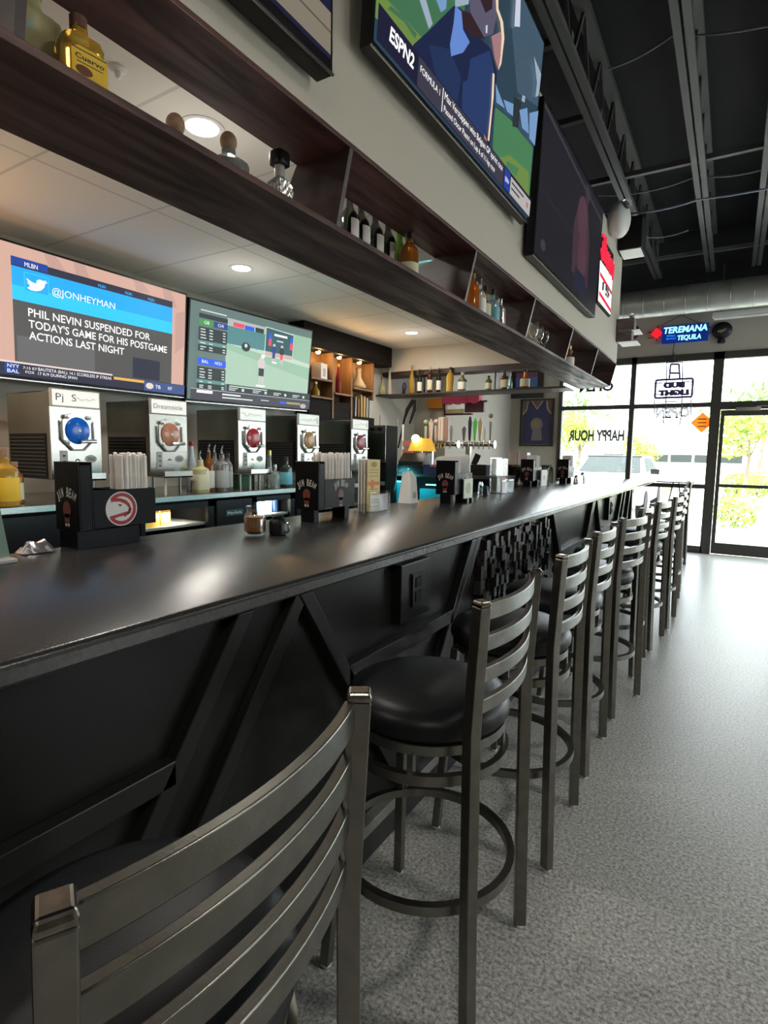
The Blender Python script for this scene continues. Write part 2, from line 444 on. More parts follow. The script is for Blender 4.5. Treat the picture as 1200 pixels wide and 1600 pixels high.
cable('ceiling_cable', [P(935, 305, y=6.6), P(1090, 275, y=6.6), P(1200, 262, y=6.6)], 0.008, (0.2, 0.2, 0.2), 'grey cable lying along the light cross bar')
# spiral duct
b = MB().m(mat('galvanised_duct', (0.55, 0.56, 0.52), 0.38, 0.7, noise=0.1, nscale=6))
b.tube([(-2.3, 8.6, 3.47), (6.9, 8.6, 3.47)], 0.18, 28)
dt = b.build('duct', smooth=SM); tag(dt, 'long round galvanised air duct crossing above the far windows', 'duct')
r_ = MB().m(mat('duct_seam', (0.4, 0.41, 0.38), 0.4, 0.7))
for k in range(36):
    x = -2.2+k*0.25
    r_.tube([(x+0.0, 8.6+0.182*math.cos(a), 3.47+0.182*math.sin(a)) for a in [2*PI*q/28 for q in range(28)]], 0.004, 5, True)
sm = r_.build('seam', dt)

# ================================================================== BAR
ZB = 1.067
bar_top = thing('bar_countertop', 'long dark laminate bar top running from the foreground to the window', 'countertop', (0, 0, ZB))
b = MB().m(BARTOP)
prof = [(-0.97, 0.0), (-0.012, 0.0), (-0.004, -0.004), (0.0, -0.012), (0.0, -0.034), (-0.004, -0.042), (-0.97, -0.042)]
b.loft([[Vector((x, y, z)) for x, z in prof] for y in (-3.0, 9.15)])
b.build('slab', bar_top, smooth=SM)
MB().m(BAREDGE).loft([[Vector((x, y, z)) for x, z in ((0.0005, -0.010), (0.004, -0.014), (0.004, -0.036), (0.0005, -0.041))] for y in (-3.0, 9.15)]).build('edge_band', bar_top)
bar_base = thing('bar_counter', 'black panelled bar front with raised diagonal trim boards', 'bar front', (0, 0, 0))
MB().m(BARP).box((-0.16, -3.0, 0.0), (-0.04, 7.15, ZB-0.0435)).build('front_panel', bar_base)
def trim(a, c, w=0.045, name='trim_board', d=0.034):
    # a board lying on the panel, centre line from a to c given as (y, z)
    (ay, az), (cy, cz) = a, c
    if abs(az-cz) < 1e-6: pts = [(ay, az-w/2), (cy, cz-w/2), (cy, cz+w/2), (ay, az+w/2)]
    else:
        h = w/2*math.hypot(cy-ay, cz-az)/abs(cz-az); pts = [(ay-h, az), (ay+h, az), (cy+h, cz), (cy-h, cz)]
    MB().m(BARTRIM).prism([Vector((-0.0405, y, z)) for y, z in pts], (0.0005+d, 0, 0)).build(name, bar_base, bevel=0.003)
Z1 = ZB-0.046
def vee(y0, y1, rail=True):
    ym = (y0+y1)/2
    trim((y0, Z1), (ym-0.03, 0.19)); trim((y1, Z1), (ym+0.03, 0.19))
    if rail:
        q = (Z1-0.73)/(Z1-0.19)*(ym-y0)
        trim((y0+q, 0.722), (y1-q, 0.722), 0.055)
for y0, y1 in ((-1.6, -0.42), (-0.25, 0.95), (1.17, 2.35), (3.70, 4.93), (5.10, 6.40)): vee(y0, y1)
trim((1.16, Z1), (0.55, 0.19), d=0.030)
for yt in (-0.30, 2.43, 5.03): trim((yt, Z1), (yt-0.58, 0.19), d=0.026)
trim((6.60, Z1), (6.35, 0.6)); trim((6.95, Z1), (6.75, 0.6)); trim((7.12, 0.17), (7.12, Z1), 0.05)
MB().m(mat('grey_metal_rail', (0.24, 0.24, 0.225), 0.4, 0.1)).box((-0.045, -3.0, 0.125), (0.0, 7.15, 0.165)).build('bottom_rail', bar_base, bevel=0.003)
MB().m(mat('vinyl_base', (0.02, 0.02, 0.02), 0.5)).box((-0.045, -3.0, 0.0), (-0.03, 7.15, 0.095)).m(mat('bare_glue_line', (0.42, 0.38, 0.30), 0.9, noise=0.5, nscale=40)).box((-0.045, -3.0, 0.097), (-0.034, 7.15, 0.112)).build('kick_strip', bar_base)
MB().m(BARP).box((-0.45, 7.75, 0), (-0.10, 7.85, ZB-0.0435)).build('end_post', bar_base)
# power outlet boxes let into the panel
for y0, y1 in ((1.68, 1.90), (5.62, 5.86)):
    b = MB().m(BARTRIM); b.box((-0.045, y0, 0.80), (-0.001, y1, 1.012)); o = b.build('outlet_box', bar_base, bevel=0.003)
    b = MB().m(BLACK); b.box((-0.001, y0+0.07, 0.85), (0.008, y0+0.15, 0.97)); b.m(BLACKM).box((0.008, y0+0.09, 0.865), (0.011, y0+0.13, 0.905)).box((0.008, y0+0.09, 0.92), (0.011, y0+0.13, 0.955))
    b.build('outlet_cover', o)
# mosaic of wood blocks
b = MB(); rn = random.Random(3)
BLK = [mat('block_black', (0.008, 0.008, 0.008), 0.3), mat('block_charcoal', (0.02, 0.019, 0.018), 0.3), mat('block_grey', (0.05, 0.047, 0.044), 0.35)]
y = 2.44
while y < 3.62:
    z = 0.42+rn.random()*0.05
    while z < 0.99:
        h = rn.choice((0.035, 0.05, 0.07)); w = 0.034; dx = rn.choice((0.004, 0.012, 0.022, 0.034, 0.044))
        b.m(rn.choice(BLK)); b.box((-0.042, y, z), (-0.04+dx, y+w, min(z+h-0.003, 1.02))); z += h
    y += 0.036
b.build('wood_block_mosaic', bar_base)

lsx = tag(MB().m(emat('cyan_strip', (0.12, 0.85, 1.0), 2.5)).box((-1.150, 1.5, 1.002), (-1.1405, 5.2, 1.032)).build('led_strip'), 'turquoise light strip along the bartender side of the grey ledge', 'light strip')
l_ = bpy.data.lights.new('cyan_strip_lamp', 'AREA'); l_.shape = 'RECTANGLE'; l_.size = 0.02; l_.size_y = 4.8; l_.energy = 1.5; l_.spread = math.radians(70); l_.color = (0.15, 0.85, 1.0)
o_ = bpy.data.objects.new('cyan_strip_lamp', l_); C.objects.link(o_); o_.location = (-1.16, 3.4, 1.017); o_.rotation_euler = Vector((-1, 0, 0.22)).to_track_quat('-Z', 'Y').to_euler()
# inner ledge behind the bar
tag(MB().m(mat('grey_laminate', (0.33, 0.33, 0.32), 0.45)).box((-1.14, 1.5, 1.0), (-0.98, 5.2, 1.035)).box((-1.13, 1.52, 0), (-1.09, 1.56, 1.0)).box((-1.13, 5.1, 0), (-1.09, 5.14, 1.0)).build('service_ledge'), 'narrow grey ledge along the bartender side of the bar', 'ledge')
tag(MB().m(BARTOP).box((XB+0.01, 6.05, 1.02), (-0.98, 6.75, ZB)).m(BARP).box((XB+0.01, 6.2, 0), (-0.98, 6.6, 1.02)).build('bar_return'), 'far leg of the bar turning left toward the wall', 'bar counter')

# ================================================================== BAR STOOLS
def make_stool():
    r = thing('bar_stool', '', 'bar stool')
    H = 1.088
    def post_x(z): return -0.014*max(0, min(1, (H-z)/0.3)) if z > 0.78 else -0.014*(max(0, z)/0.78)**0.7
    for s in (-1, 1):
        ph = s*math.radians(30)
        ex = Vector((math.cos(ph), math.sin(ph), 0)); ey = Vector((-math.sin(ph), math.cos(ph), 0))
        secs = []
        for z in (0.008, 0.3, 0.6, 0.78, 0.9, 1.0, H-0.014):
            c = Vector((post_x(z), s*0.206, z))
            secs.append([c+ex*a*0.0165+ey*q*0.0145 for a, q in ((-1,-1),(1,-1),(1,1),(-1,1))])
        MB().m(GUN).loft(secs).build('back_post', r, bevel=0.0025)
        c = Vector((0, s*0.206, H-0.014)); secs = []
        for k, dz in ((1.0, 0.0005), (1.0, 0.007), (0.86, 0.014)):
            secs.append([c+ex*a*0.0165*k+ey*q*0.0145*k+Vector((0, 0, dz)) for a, q in ((-1,-1),(1,-1),(1,1),(-1,1))])
        part_label(MB().m(GUNCAP).loft(secs).build('post_cap', r, bevel=0.003), 'worn bare-steel cap')
    R = (0.19**2+0.032**2)/(2*0.032)
    for zt, zb in ((1.075, 1.036), (1.0, 0.963), (0.924, 0.889), (0.848, 0.814)):
        secs = []; n = 20; zm = (zt+zb)/2
        for i in range(n+1):
            y = -0.195+0.39*i/n
            x = math.sqrt(R*R-min(y, 0.195)**2)-(R-0.032)
            nx, ny = (x+R-0.032)/R, y/R
            o = Vector((x+post_x(zm)-0.004, y, 0)); n_ = Vector((nx, ny, 0))*0.0075
            secs.append([o-n_+Vector((0,0,zb)), o+n_+Vector((0,0,zb)), o+n_+Vector((0,0,zt)), o-n_+Vector((0,0,zt))])
        MB().m(GUN).loft(secs).build('slat', r, bevel=0.002, smooth=SM)
    cx = -0.225
    MB().m(VINYL).lathe([(0.02, 0.706), (0.19, 0.706), (0.211, 0.713), (0.222, 0.728), (0.222, 0.75), (0.21, 0.772), (0.175, 0.788), (0.1, 0.797), (0.03, 0.799)], 44, (cx, 0, 0)).build('seat', r, smooth=SM)
    def ring(rad, z0, z1, th, n=44):
        secs = []
        for i in range(n):
            a = 2*PI*i/n; d = Vector((math.cos(a), math.sin(a), 0)); o = Vector((cx, 0, 0))
            secs.append([o+d*(rad-th)+Vector((0,0,z0)), o+d*rad+Vector((0,0,z0)), o+d*rad+Vector((0,0,z1)), o+d*(rad-th)+Vector((0,0,z1))])
        return secs
    b = MB().m(GUN); b.loft(ring(0.212, 0.682, 0.706, 0.02), True); b.build('seat_frame', r, smooth=SM)
    b = MB().m(GUN); b.loft(ring(0.222, 0.61, 0.636, 0.018), True)
    for k in range(8):
        a = 2*PI*(k+0.35)/8; d = Vector((math.cos(a), math.sin(a), 0))*0.203+Vector((cx, 0, 0))
        b.bar(d+Vector((0,0,0.63)), d+Vector((0,0,0.69)), 0.016, 0.016, (1, 0, 0))
    b.build('support_ring', r, smooth=SM)
    b = MB().m(GUN); b.loft(ring(0.250, 0.298, 0.323, 0.02), True); b.build('foot_ring', r, smooth=SM)
    for s in (-1, 1):
        MB().m(GUN).bar((cx-0.155, s*0.15, 0.69), (cx-0.19, s*0.205, 0.008), 0.028, 0.028, (1, 0, 0)).build('front_leg', r, bevel=0.0025)
        for p in ((cx-0.19, s*0.205), (0.0, s*0.206)):
            MB().m(WHITEP).lathe([(0.013, 0.0), (0.015, 0.004), (0.013, 0.01)], 10, (p[0], p[1], 0)).build('foot_glide', r)
    return r
stool_l = ['nearest bar stool, its curved slats filling the foreground', 'second bar stool from the camera, with its round seat in full view',
  'third bar stool from the camera, by the wood block mosaic', 'fourth bar stool from the camera', 'fifth bar stool from the camera, turned a little toward the window',
  'sixth bar stool from the camera', 'seventh bar stool from the camera', 'eighth bar stool from the camera', 'ninth bar stool from the camera, almost edge-on',
  'second farthest bar stool, almost edge-on near the end of the bar', 'farthest bar stool, a single slim back by the window']
spots = [(0.558, 0.398, 0.05), (0.507, 1.342, 0.014), (0.506, 2.026, 0.015), (0.494, 2.671, 0.0), (0.532, 3.312, -0.18), (0.508, 4.00, -0.03),
         (0.556, 4.60, -0.1), (0.600, 5.25, -0.05), (0.585, 6.0, 0.0), (0.56, 6.75, 0.05), (0.50, 8.45, 0.1)]
st0 = make_stool(); st0['label'] = stool_l[0]; st0['group'] = 'bar stools along the bar'
st0.location = (spots[0][0], spots[0][1], 0); st0.rotation_euler = (0, 0, spots[0][2])
for (x, y, a), l in zip(spots[1:], stool_l[1:]): dup(st0, (x, y, 0), a, 'gunmetal ladder-back '+l)
st0['label'] = 'gunmetal ladder-back '+stool_l[0]

# ================================================================== HANGING SHELVES
LX0, LX1, LZ = -0.523, -0.203, 2.125       # lower board
sh = thing('hanging_shelf', 'long dark wooden shelf hung under the bulkhead above the bar', 'shelf', (0, 0, LZ))
MB().m(WOOD).box((LX0, -3, 0), (LX1, 6.40, 0.019)).build('lower_board', sh, bevel=0.002)
MB().m(WOOD).box((-0.375, -3, 0.244), (-0.150, 6.42, 0.259)).build('upper_board', sh, bevel=0.002)
dv = [P(23, 72, x=LX1).y] + [P(u, v, x=-0.15).y for u, v in ((548, 238), (745, 392), (837, 469), (896, 517), (935, 547), (963.5, 568.5))]
for y in [-0.6]+dv:
    MB().m(WOODX).hexa([(LX0+0.02, y, 0.019), (LX1-0.002, y, 0.019), (LX1-0.002, y+0.019, 0.019), (LX0+0.02, y+0.019, 0.019),
                       (-0.373, y, 0.244), (-0.153, y, 0.244), (-0.153, y+0.019, 0.244), (-0.373, y+0.019, 0.244)]).build('divider', sh)
sh2 = thing('hanging_shelf', 'dark wooden shelf hung crosswise at the far end of the bar, lined with bottles', 'shelf', (0, 0, 2.082))
MB().m(WOODX).box((XB+0.01, 5.88, 0), (LX0-0.002, 6.25, 0.019)).build('lower_board', sh2, bevel=0.002)
MB().m(WOODX).box((XB+0.01, 6.03, 0.245), (-0.377, 6.25, 0.30)).build('upper_board', sh2, bevel=0.002)
for x in (-2.3, -1.4): MB().m(WOODX).box((x, 6.2, 0.019), (x+0.019, 6.25, 0.245)).build('divider', sh2)

# ================================================================== BOTTLES
def liq(name, col, rough=0.06, trans=0.55): return mat(name, col, rough, trans=trans, ior=1.36, spec=0.6)
WINE = mat('black_wine_glass', (0.008, 0.012, 0.008), 0.08, spec=0.6)
GREENB = liq('green_glass', (0.10, 0.22, 0.02)); AMBER = liq('amber_spirit', (0.42, 0.15, 0.03)); GOLD = liq('gold_spirit', (0.72, 0.42, 0.07))
CLEARB = liq('clear_spirit', (0.80, 0.83, 0.80), trans=0.8); PALE = liq('pale_yellow_spirit', (0.72, 0.68, 0.38), trans=0.35); RED = liq('red_spirit', (0.35, 0.04, 0.04))
BLUEB = liq('blue_spirit', (0.05, 0.07, 0.35)); BROWN = liq('dark_brown_spirit', (0.10, 0.035, 0.02)); ORANGE = liq('orange_spirit', (0.60, 0.17, 0.03)); AQUA = liq('aqua_spirit', (0.45, 0.70, 0.75))
CORK = mat('cork', (0.32, 0.19, 0.12), 0.7, noise=0.2, nscale=60)
LABW = mat('label_white', (0.75, 0.73, 0.68), 0.6); LABC = mat('label_cream', (0.70, 0.66, 0.45), 0.6); LABY = mat('label_yellow', (0.80, 0.50, 0.03), 0.55)
LABK = mat('label_black', (0.02, 0.02, 0.02), 0.5); LABB = mat('label_blue', (0.16, 0.42, 0.50), 0.5); LABG = mat('label_grey', (0.42, 0.42, 0.40), 0.5)
GOLDM = mat('gold_foil', (0.75, 0.55, 0.2), 0.3, 1.0); REDP = mat('red_plastic', (0.45, 0.02, 0.02), 0.4)
SHAPES = {  # radius and height profiles, unit height / unit radius
 'wine': [(0.9, 0), (1, .02), (1, .60), (.85, .68), (.45, .76), (.36, .80), (.36, .97), (.42, .975), (.42, 1)],
 'spirit': [(0.9, 0), (1, .02), (1, .62), (.9, .70), (.5, .78), (.38, .82), (.36, .92)],
 'square': [(0.92, 0), (1, .02), (1, .60), (.92, .66), (.45, .72), (.36, .76), (.36, .88)],
 'round': [(0.55, 0), (.9, .08), (1, .25), (.92, .42), (.6, .56), (.33, .66), (.3, .9)],
 'tall': [(0.9, 0), (1, .02), (.95, .5), (.6, .68), (.4, .78), (.36, .95)],
 'cone': [(0.9, 0), (1, .03), (.85, .3), (.55, .62), (.42, .8), (.5, .86), (.42, .9)],
 'squat': [(0.95, 0), (1, .03), (1, .55), (.92, .64), (.4, .72), (.34, .80), (.34, .90)],
}
def bottle(loc, h, r, shape, body, cap, label=None, text='', group=None, labz=(0.12, 0.5), capr=0.42, rz=0.0, capform=None, arc=None):
    root = thing('bottle', text, 'bottle', loc, rz, group)
    pr = SHAPES[shape]; sq = 4 if shape in ('square', 'squat') else None
    prof = [(0.01*0+0.4*r, 0.002*h)]+[(a*r, max(q, 0.004)*h) for a, q in pr]+[(0.2*r, pr[-1][1]*h)]
    MB().m(body).lathe(prof, 20, sq=sq).build('glass', root, smooth=SM)
    zt = pr[-1][1]*h
    if capform == 'ball': MB().m(cap).sphere((0, 0, zt+0.022), 0.024, 10, (1, 1, 1.15)).lathe([(0.013, 0), (0.013, 0.02)], 12, (0, 0, zt-0.008)).build('stopper', root, smooth=SM)
    elif capform == 'pourer': MB().m(CHROME).tube([(0, 0, zt-0.005), (0, 0, zt+0.03), (0.012, 0, zt+0.06)], [0.010, 0.006, 0.004], 8).m(BLACK).lathe([(0.012, 0), (0.012, 0.015)], 10, (0, 0, zt-0.01)).build('pourer', root, smooth=SM)
    else: MB().m(cap).lathe([(capr*r, zt-0.035*h), (capr*r, max(h, zt+0.012)), (capr*r*0.7, max(h, zt+0.012)+0.002)], 14).build('cap', root, smooth=SM)
    if label is not None and arc:
        b = MB().m(label); n = 10; an = [math.radians(arc[0]+(arc[1]-arc[0])*k/n) for k in range(n+1)]
        for k in range(n):
            for rr_ in (1.012, 1.025):
                b.poly([Vector((r*rr_*math.cos(a), r*rr_*math.sin(a), z*h)) for a, z in ((an[k], labz[0]), (an[k+1], labz[0]), (an[k+1], labz[1]), (an[k], labz[1]))])
        b.build('label', root)
    elif label is not None:
        MB().m(label).lathe([(r*1.012, labz[0]*h), (r*1.018, labz[0]*h+0.001), (r*1.018, labz[1]*h), (r*1.012, labz[1]*h+0.001)], 20, sq=sq).build('label', root, smooth=SM)
    return root
def on_main(u, v, x=-0.30):
    p = P(u, v, x=x); return (x, p.y, LZ+0.0195)
def htop(u, v, x): return P(u, v, x=x).z-(LZ+0.0195)
# big clear bottle and the yellow-labelled one at the left end
bottle(on_main(48, 60, -0.36), 0.22, 0.056, 'squat', PALE, CHROME, None, 'large clear square bottle half filled with pale yellow liquor, leftmost on the hanging shelf', 'bottles on the long hanging shelf')
p = on_main(124, 85, -0.27)
KB = htop(126, 72, -0.228)/0.145
cb = bottle(p, htop(124, 30, -0.27), 0.041, 'square', GOLD, mat('brown_cap', (0.12, 0.05, 0.03), 0.5), None, 'gold liquor bottle with bright yellow label beside the big clear bottle', 'bottles on the long hanging shelf', rz=-0.12)
b = MB().m(LABY)
lab = [(x, z*KB) for x, z in ((-0.036, 0.015), (0.036, 0.015), (0.036, 0.125), (0.022, 0.145), (-0.022, 0.145), (-0.036, 0.125))]
xb_ = 0.0445
b.prism([Vector((xb_, x, z)) for x, z in lab], (0.001, 0, 0))
b.m(LABK).text('Cuervo', (xb_+0.0014, 0, 0.092*KB), (0, 1, 0), (0, 0, 1), 0.058, 0.020*KB, 'CENTER', bold=0.02)
b.box((xb_+0.0008, -0.034, 0.128*KB), (xb_+0.0015, 0.034, 0.132*KB)).box((xb_+0.0008, -0.026, 0.078*KB), (xb_+0.0015, 0.026, 0.081*KB))
b.m(mat('label_brown', (0.16, 0.05, 0.02), 0.6)).prism([Vector((xb_+0.0008, 0.017*math.cos(a)-0.012, KB*(0.05+0.02*math.sin(a)))) for a in [2*PI*k/16 for k in range(16)]], (0.0006, 0, 0))
b.build('label', cb)
for (u, v, w) in ((274, 195, 'left of the glaring light'), (357, 222, 'right of the glaring light')):
    hx = -0.34; p = on_main(u, v, hx); hz = htop(u, v, hx)
    bottle(p, (hz-0.022)/0.90, 0.05, 'squat', CLEARB, CORK, None, 'stubby clear bottle with cork stopper, '+w, 'bottles on the long hanging shelf', capform='ball')
p = on_main(437, 290, -0.335)
dc = thing('decanter', 'diamond-cut clear glass decanter bottle with a dark square stopper', 'decanter', p)
b = MB().m(CLEARB); n = 24; secs = []
for i in range(9):
    z = 0.002+0.105*i/8; ring = []
    for j in range(n):
        a = 2*PI*j/n; rr = 0.036*(1+0.06*(1 if (i+j) % 2 else -1))*(1 if i < 8 else 0.85)
        k = (abs(math.cos(a))**4+abs(math.sin(a))**4)**-0.25
        ring.append(Vector((rr*k*math.cos(a), rr*k*math.sin(a), z)))
    secs.append(ring)
secs.append([Vector((0.014*math.cos(2*PI*j/n), 0.014*math.sin(2*PI*j/n), 0.125)) for j in range(n)])
secs.append([Vector((0.014*math.cos(2*PI*j/n), 0.014*math.sin(2*PI*j/n), 0.16)) for j in range(n)])
b.loft(secs); b.build('body', dc)
MB().m(LABG).lathe([(0.0145, 0.125), (0.016, 0.13), (0.016, 0.158), (0.0145, 0.16)], 16).build('collar', dc, smooth=SM)
MB().m(BLACK).lathe([(0.026, 0.16), (0.027, 0.165), (0.027, 0.195), (0.024, 0.2)], 20, sq=5).build('stopper', dc, smooth=SM)
for i, (u, v) in enumerate(((546, 355), (564, 362), (586, 376), (606, 388))):
    bottle(on_main(u, v, -0.418), 0.30, 0.038, 'wine', WINE, WINE, LABW, ('dark wine bottle with white label, %s of four' % ('half hidden behind the divider, leftmost', 'second from left', 'third from left', 'rightmost')[i]), 'bottles on the long hanging shelf', (0.1, 0.60), arc=(-45, 75))
bottle(on_main(624, 395, -0.42), 0.30, 0.036, 'tall', GREENB, WINE, None, 'green glass bottle beside the four dark wine bottles', 'bottles on the long hanging shelf')
bottle(on_main(639, 408, -0.325), 0.222, 0.042, 'spirit', AMBER, LABK, LABC, 'amber whiskey bottle with an oval cream label, right of the green bottle', 'bottles on the long hanging shelf', (0.1, 0.4))
for u, v, h, r, s, bd, cp, lb, t in ((737, 470, .22, .04, 'spirit', ORANGE, GOLDM, None, 'orange liqueur bottle beside the third shelf divider'),
  (748, 475, .22, .036, 'square', CLEARB, CHROME, LABW, 'clear bottle with white label between an orange and an amber bottle'),
  (757, 480, .20, .036, 'round', AMBER, LABK, LABC, 'amber round bottle in the third shelf bay'),
  (769, 488, .212, .038, 'square', AQUA, LABK, LABB, 'pale blue square bottle with a dark emblem in the third shelf bay'),
  (781, 496, .19, .034, 'spirit', CLEARB, CHROME, None, 'clear bottle at the right end of the third shelf bay'),
  (889, 558, .19, .045, 'round', AMBER, GOLDM, LABW, 'amber round bottle in the far bay of the hanging shelf')):
    bottle(on_main(u, v), h, r, s, bd, cp, lb, t, 'bottles on the long hanging shelf')
for i, (u, v) in enumerate(((833, 530), (842, 537), (850, 538))):
    p = on_main(u, v)
    o = MB().m(GLASS).lathe([(0.03, 0), (0.032, 0.003), (0.006, 0.012), (0.005, 0.07), (0.03, 0.11), (0.036, 0.15), (0.03, 0.19), (0.0285, 0.19), (0.034, 0.15), (0.028, 0.112), (0.003, 0.075)], 18).build('wine_glass', loc=p, smooth=SM)
    tag(o, 'clear stemmed glass in the fourth shelf bay, %s of three' % ('left', 'middle', 'right')[i], 'glass', 'stemmed glasses on the hanging shelf')
# bottles along the crosswise shelf
ZS2 = 2.082+0.0195
cross = [(598, 589, .045, 'round', PALE, CORK, None, 'clear round flask, leftmost on the crosswise shelf'),
 (609, 574, .03, 'cone', mat('ivory_ceramic', (0.62, 0.5, 0.34), 0.35), mat('grey_cap', (0.35, 0.33, 0.3), 0.4), None, 'tall ivory ceramic bottle on the crosswise shelf'),
 (644, 571, .032, 'tall', GOLD, CORK, None, 'slim golden bottle on the crosswise shelf'),
 (656, 579, .028, 'wine', WINE, LABK, LABW, 'dark bottle with white label beside the slim golden bottle'),
 (672, 573, .03, 'spirit', BROWN, LABG, LABC, 'brown bottle with cream label on the crosswise shelf'),
 (686, 576, .027, 'wine', WINE, LABG, LABW, 'dark slim bottle with a tall white label on the crosswise shelf'),
 (704, 574, .042, 'spirit', GOLD, LABK, None, 'golden whiskey bottle with black cap, middle of the crosswise shelf'),
 (723, 582, .045, 'squat', mat('olive_glass', (0.10, 0.11, 0.05), 0.1), LABG, LABW, 'squat olive bottle with a white band beside the golden whiskey bottle'),
 (764, 588, .035, 'spirit', mat('olive_glass', (0.1, .11, .05)), LABK, LABC, 'dark green bottle in front of the blue framed picture'),
 (789, 578, .038, 'square', BROWN, LABK, LABC, 'dark brown square bottle with pale label near the crosswise shelf right end'),
 (798, 587, .02, 'tall', AQUA, LABW, None, 'thin pale blue bottle near the crosswise shelf right end'),
 (821, 577, .05, 'round', ORANGE, LABK, LABC, 'round amber bottle, rightmost on the crosswise shelf')]
for u, vt, r, s, bd, cp, lb, t in cross:
    q = P(u, vt, y=5.99); base = (q.x, 5.99, ZS2)
    bottle(base, max(0.16, q.z-ZS2), r, s, bd, cp, lb, t, 'bottles on the crosswise shelf')
q = P(632, 595, y=5.99)
fg = thing('figurine', 'small dark round emblem ornament on the crosswise shelf beside the ivory bottle', 'ornament', (q.x, 5.99, ZS2))
MB().m(mat('navy', (0.02, 0.02, 0.06), 0.4)).sphere((0, 0, 0.085), 0.05, 10, (0.6, 0.5, 1.15)).build('disc', fg, smooth=SM)
MB().m(BLACK).box((-0.02, -0.02, 0), (0.02, 0.02, 0.04)).build('stand', fg)

# ================================================================== TELEVISIONS
def lerp4(q, u, v):
    tl, tr, br, bl = q
    return tl.lerp(tr, u).lerp(bl.lerp(br, u), v)
class Screen:
    # graphics drawn on a screen quad: u to the right, v downward, both 0..1
    def __init__(s, q):
        s.q = q; s.b = MB()
        s.n = (q[1]-q[0]).cross(q[0]-q[3]).normalized(); s.k = 0
        s.ux = ((q[1]-q[0])+(q[2]-q[3])).normalized(); s.W = ((q[1]-q[0]).length+(q[2]-q[3]).length)/2; s.H = ((q[0]-q[3]).length+(q[1]-q[2]).length)/2
    def at(s, u, v): return lerp4(s.q, u, v)+s.n*(0.0008+s.k*0.00035)
    def poly(s, pts, m): s.b.m(m); s.k += 1; s.b.poly([s.at(*p) for p in pts]); return s
    def rect(s, u0, v0, u1, v1, m): return s.poly([(u0, v0), (u1, v0), (u1, v1), (u0, v1)], m)
    def ell(s, u, v, a, c, m, n=18): return s.poly([(u+a*math.cos(2*PI*k/n), v+c*math.sin(2*PI*k/n)) for k in range(n)], m)
    def text(s, t, u, v, w, h, m, align='LEFT', shear=0, bold=0.0):
        s.k += 1; s.b.m(m); ux = (s.at(u+0.1, v)-s.at(u, v)).normalized(); uy = (s.at(u, v)-s.at(u, v+0.1)).normalized()
        s.b.text(t, s.at(u, v), ux, uy, w*s.W, h*s.H, align, shear, bold=bold); return s
def television(quad, label, draw, depth=0.05, bez=0.012, bottom=0.02, mount=None):
    q = [Vector(p) for p in quad]; c = sum(q, Vector())/4
    t = thing('television', label, 'television', c)
    s = Screen([p-c for p in q]); draw(s)
    eu = s.ux; ev = ((q[0]-q[3])+(q[1]-q[2])).normalized()
    o = [s.q[0]-eu*bez+ev*bez, s.q[1]+eu*bez+ev*bez, s.q[2]+eu*bez-ev*bottom, s.q[3]-eu*bez-ev*bottom]
    b = MB().m(BLACK)
    b.loft([[p+s.n*0.0 for p in o], [p-s.n*depth for p in o]])
    b.build('casing', t)
    m = MB().m(mat('silver_strip', (0.55, 0.55, 0.55), 0.25, 1.0)); m.bar(o[3]+s.n*0.003, o[2]+s.n*0.003, 0.006, 0.006); m.build('bottom_strip', t)
    s.b.build('screen', t, fix=False)
    if mount is not None:
        x0 = -0.149-c.x if mount == 'bulkhead' else XB+0.004-c.x
        MB().m(BLACKM).box((x0, -0.15, -0.12), (-0.03, 0.15, 0.12)).build('wall_bracket', t)
    return t
E_ = lambda n, c, s=1.0: emat('scr_'+n, c, s)
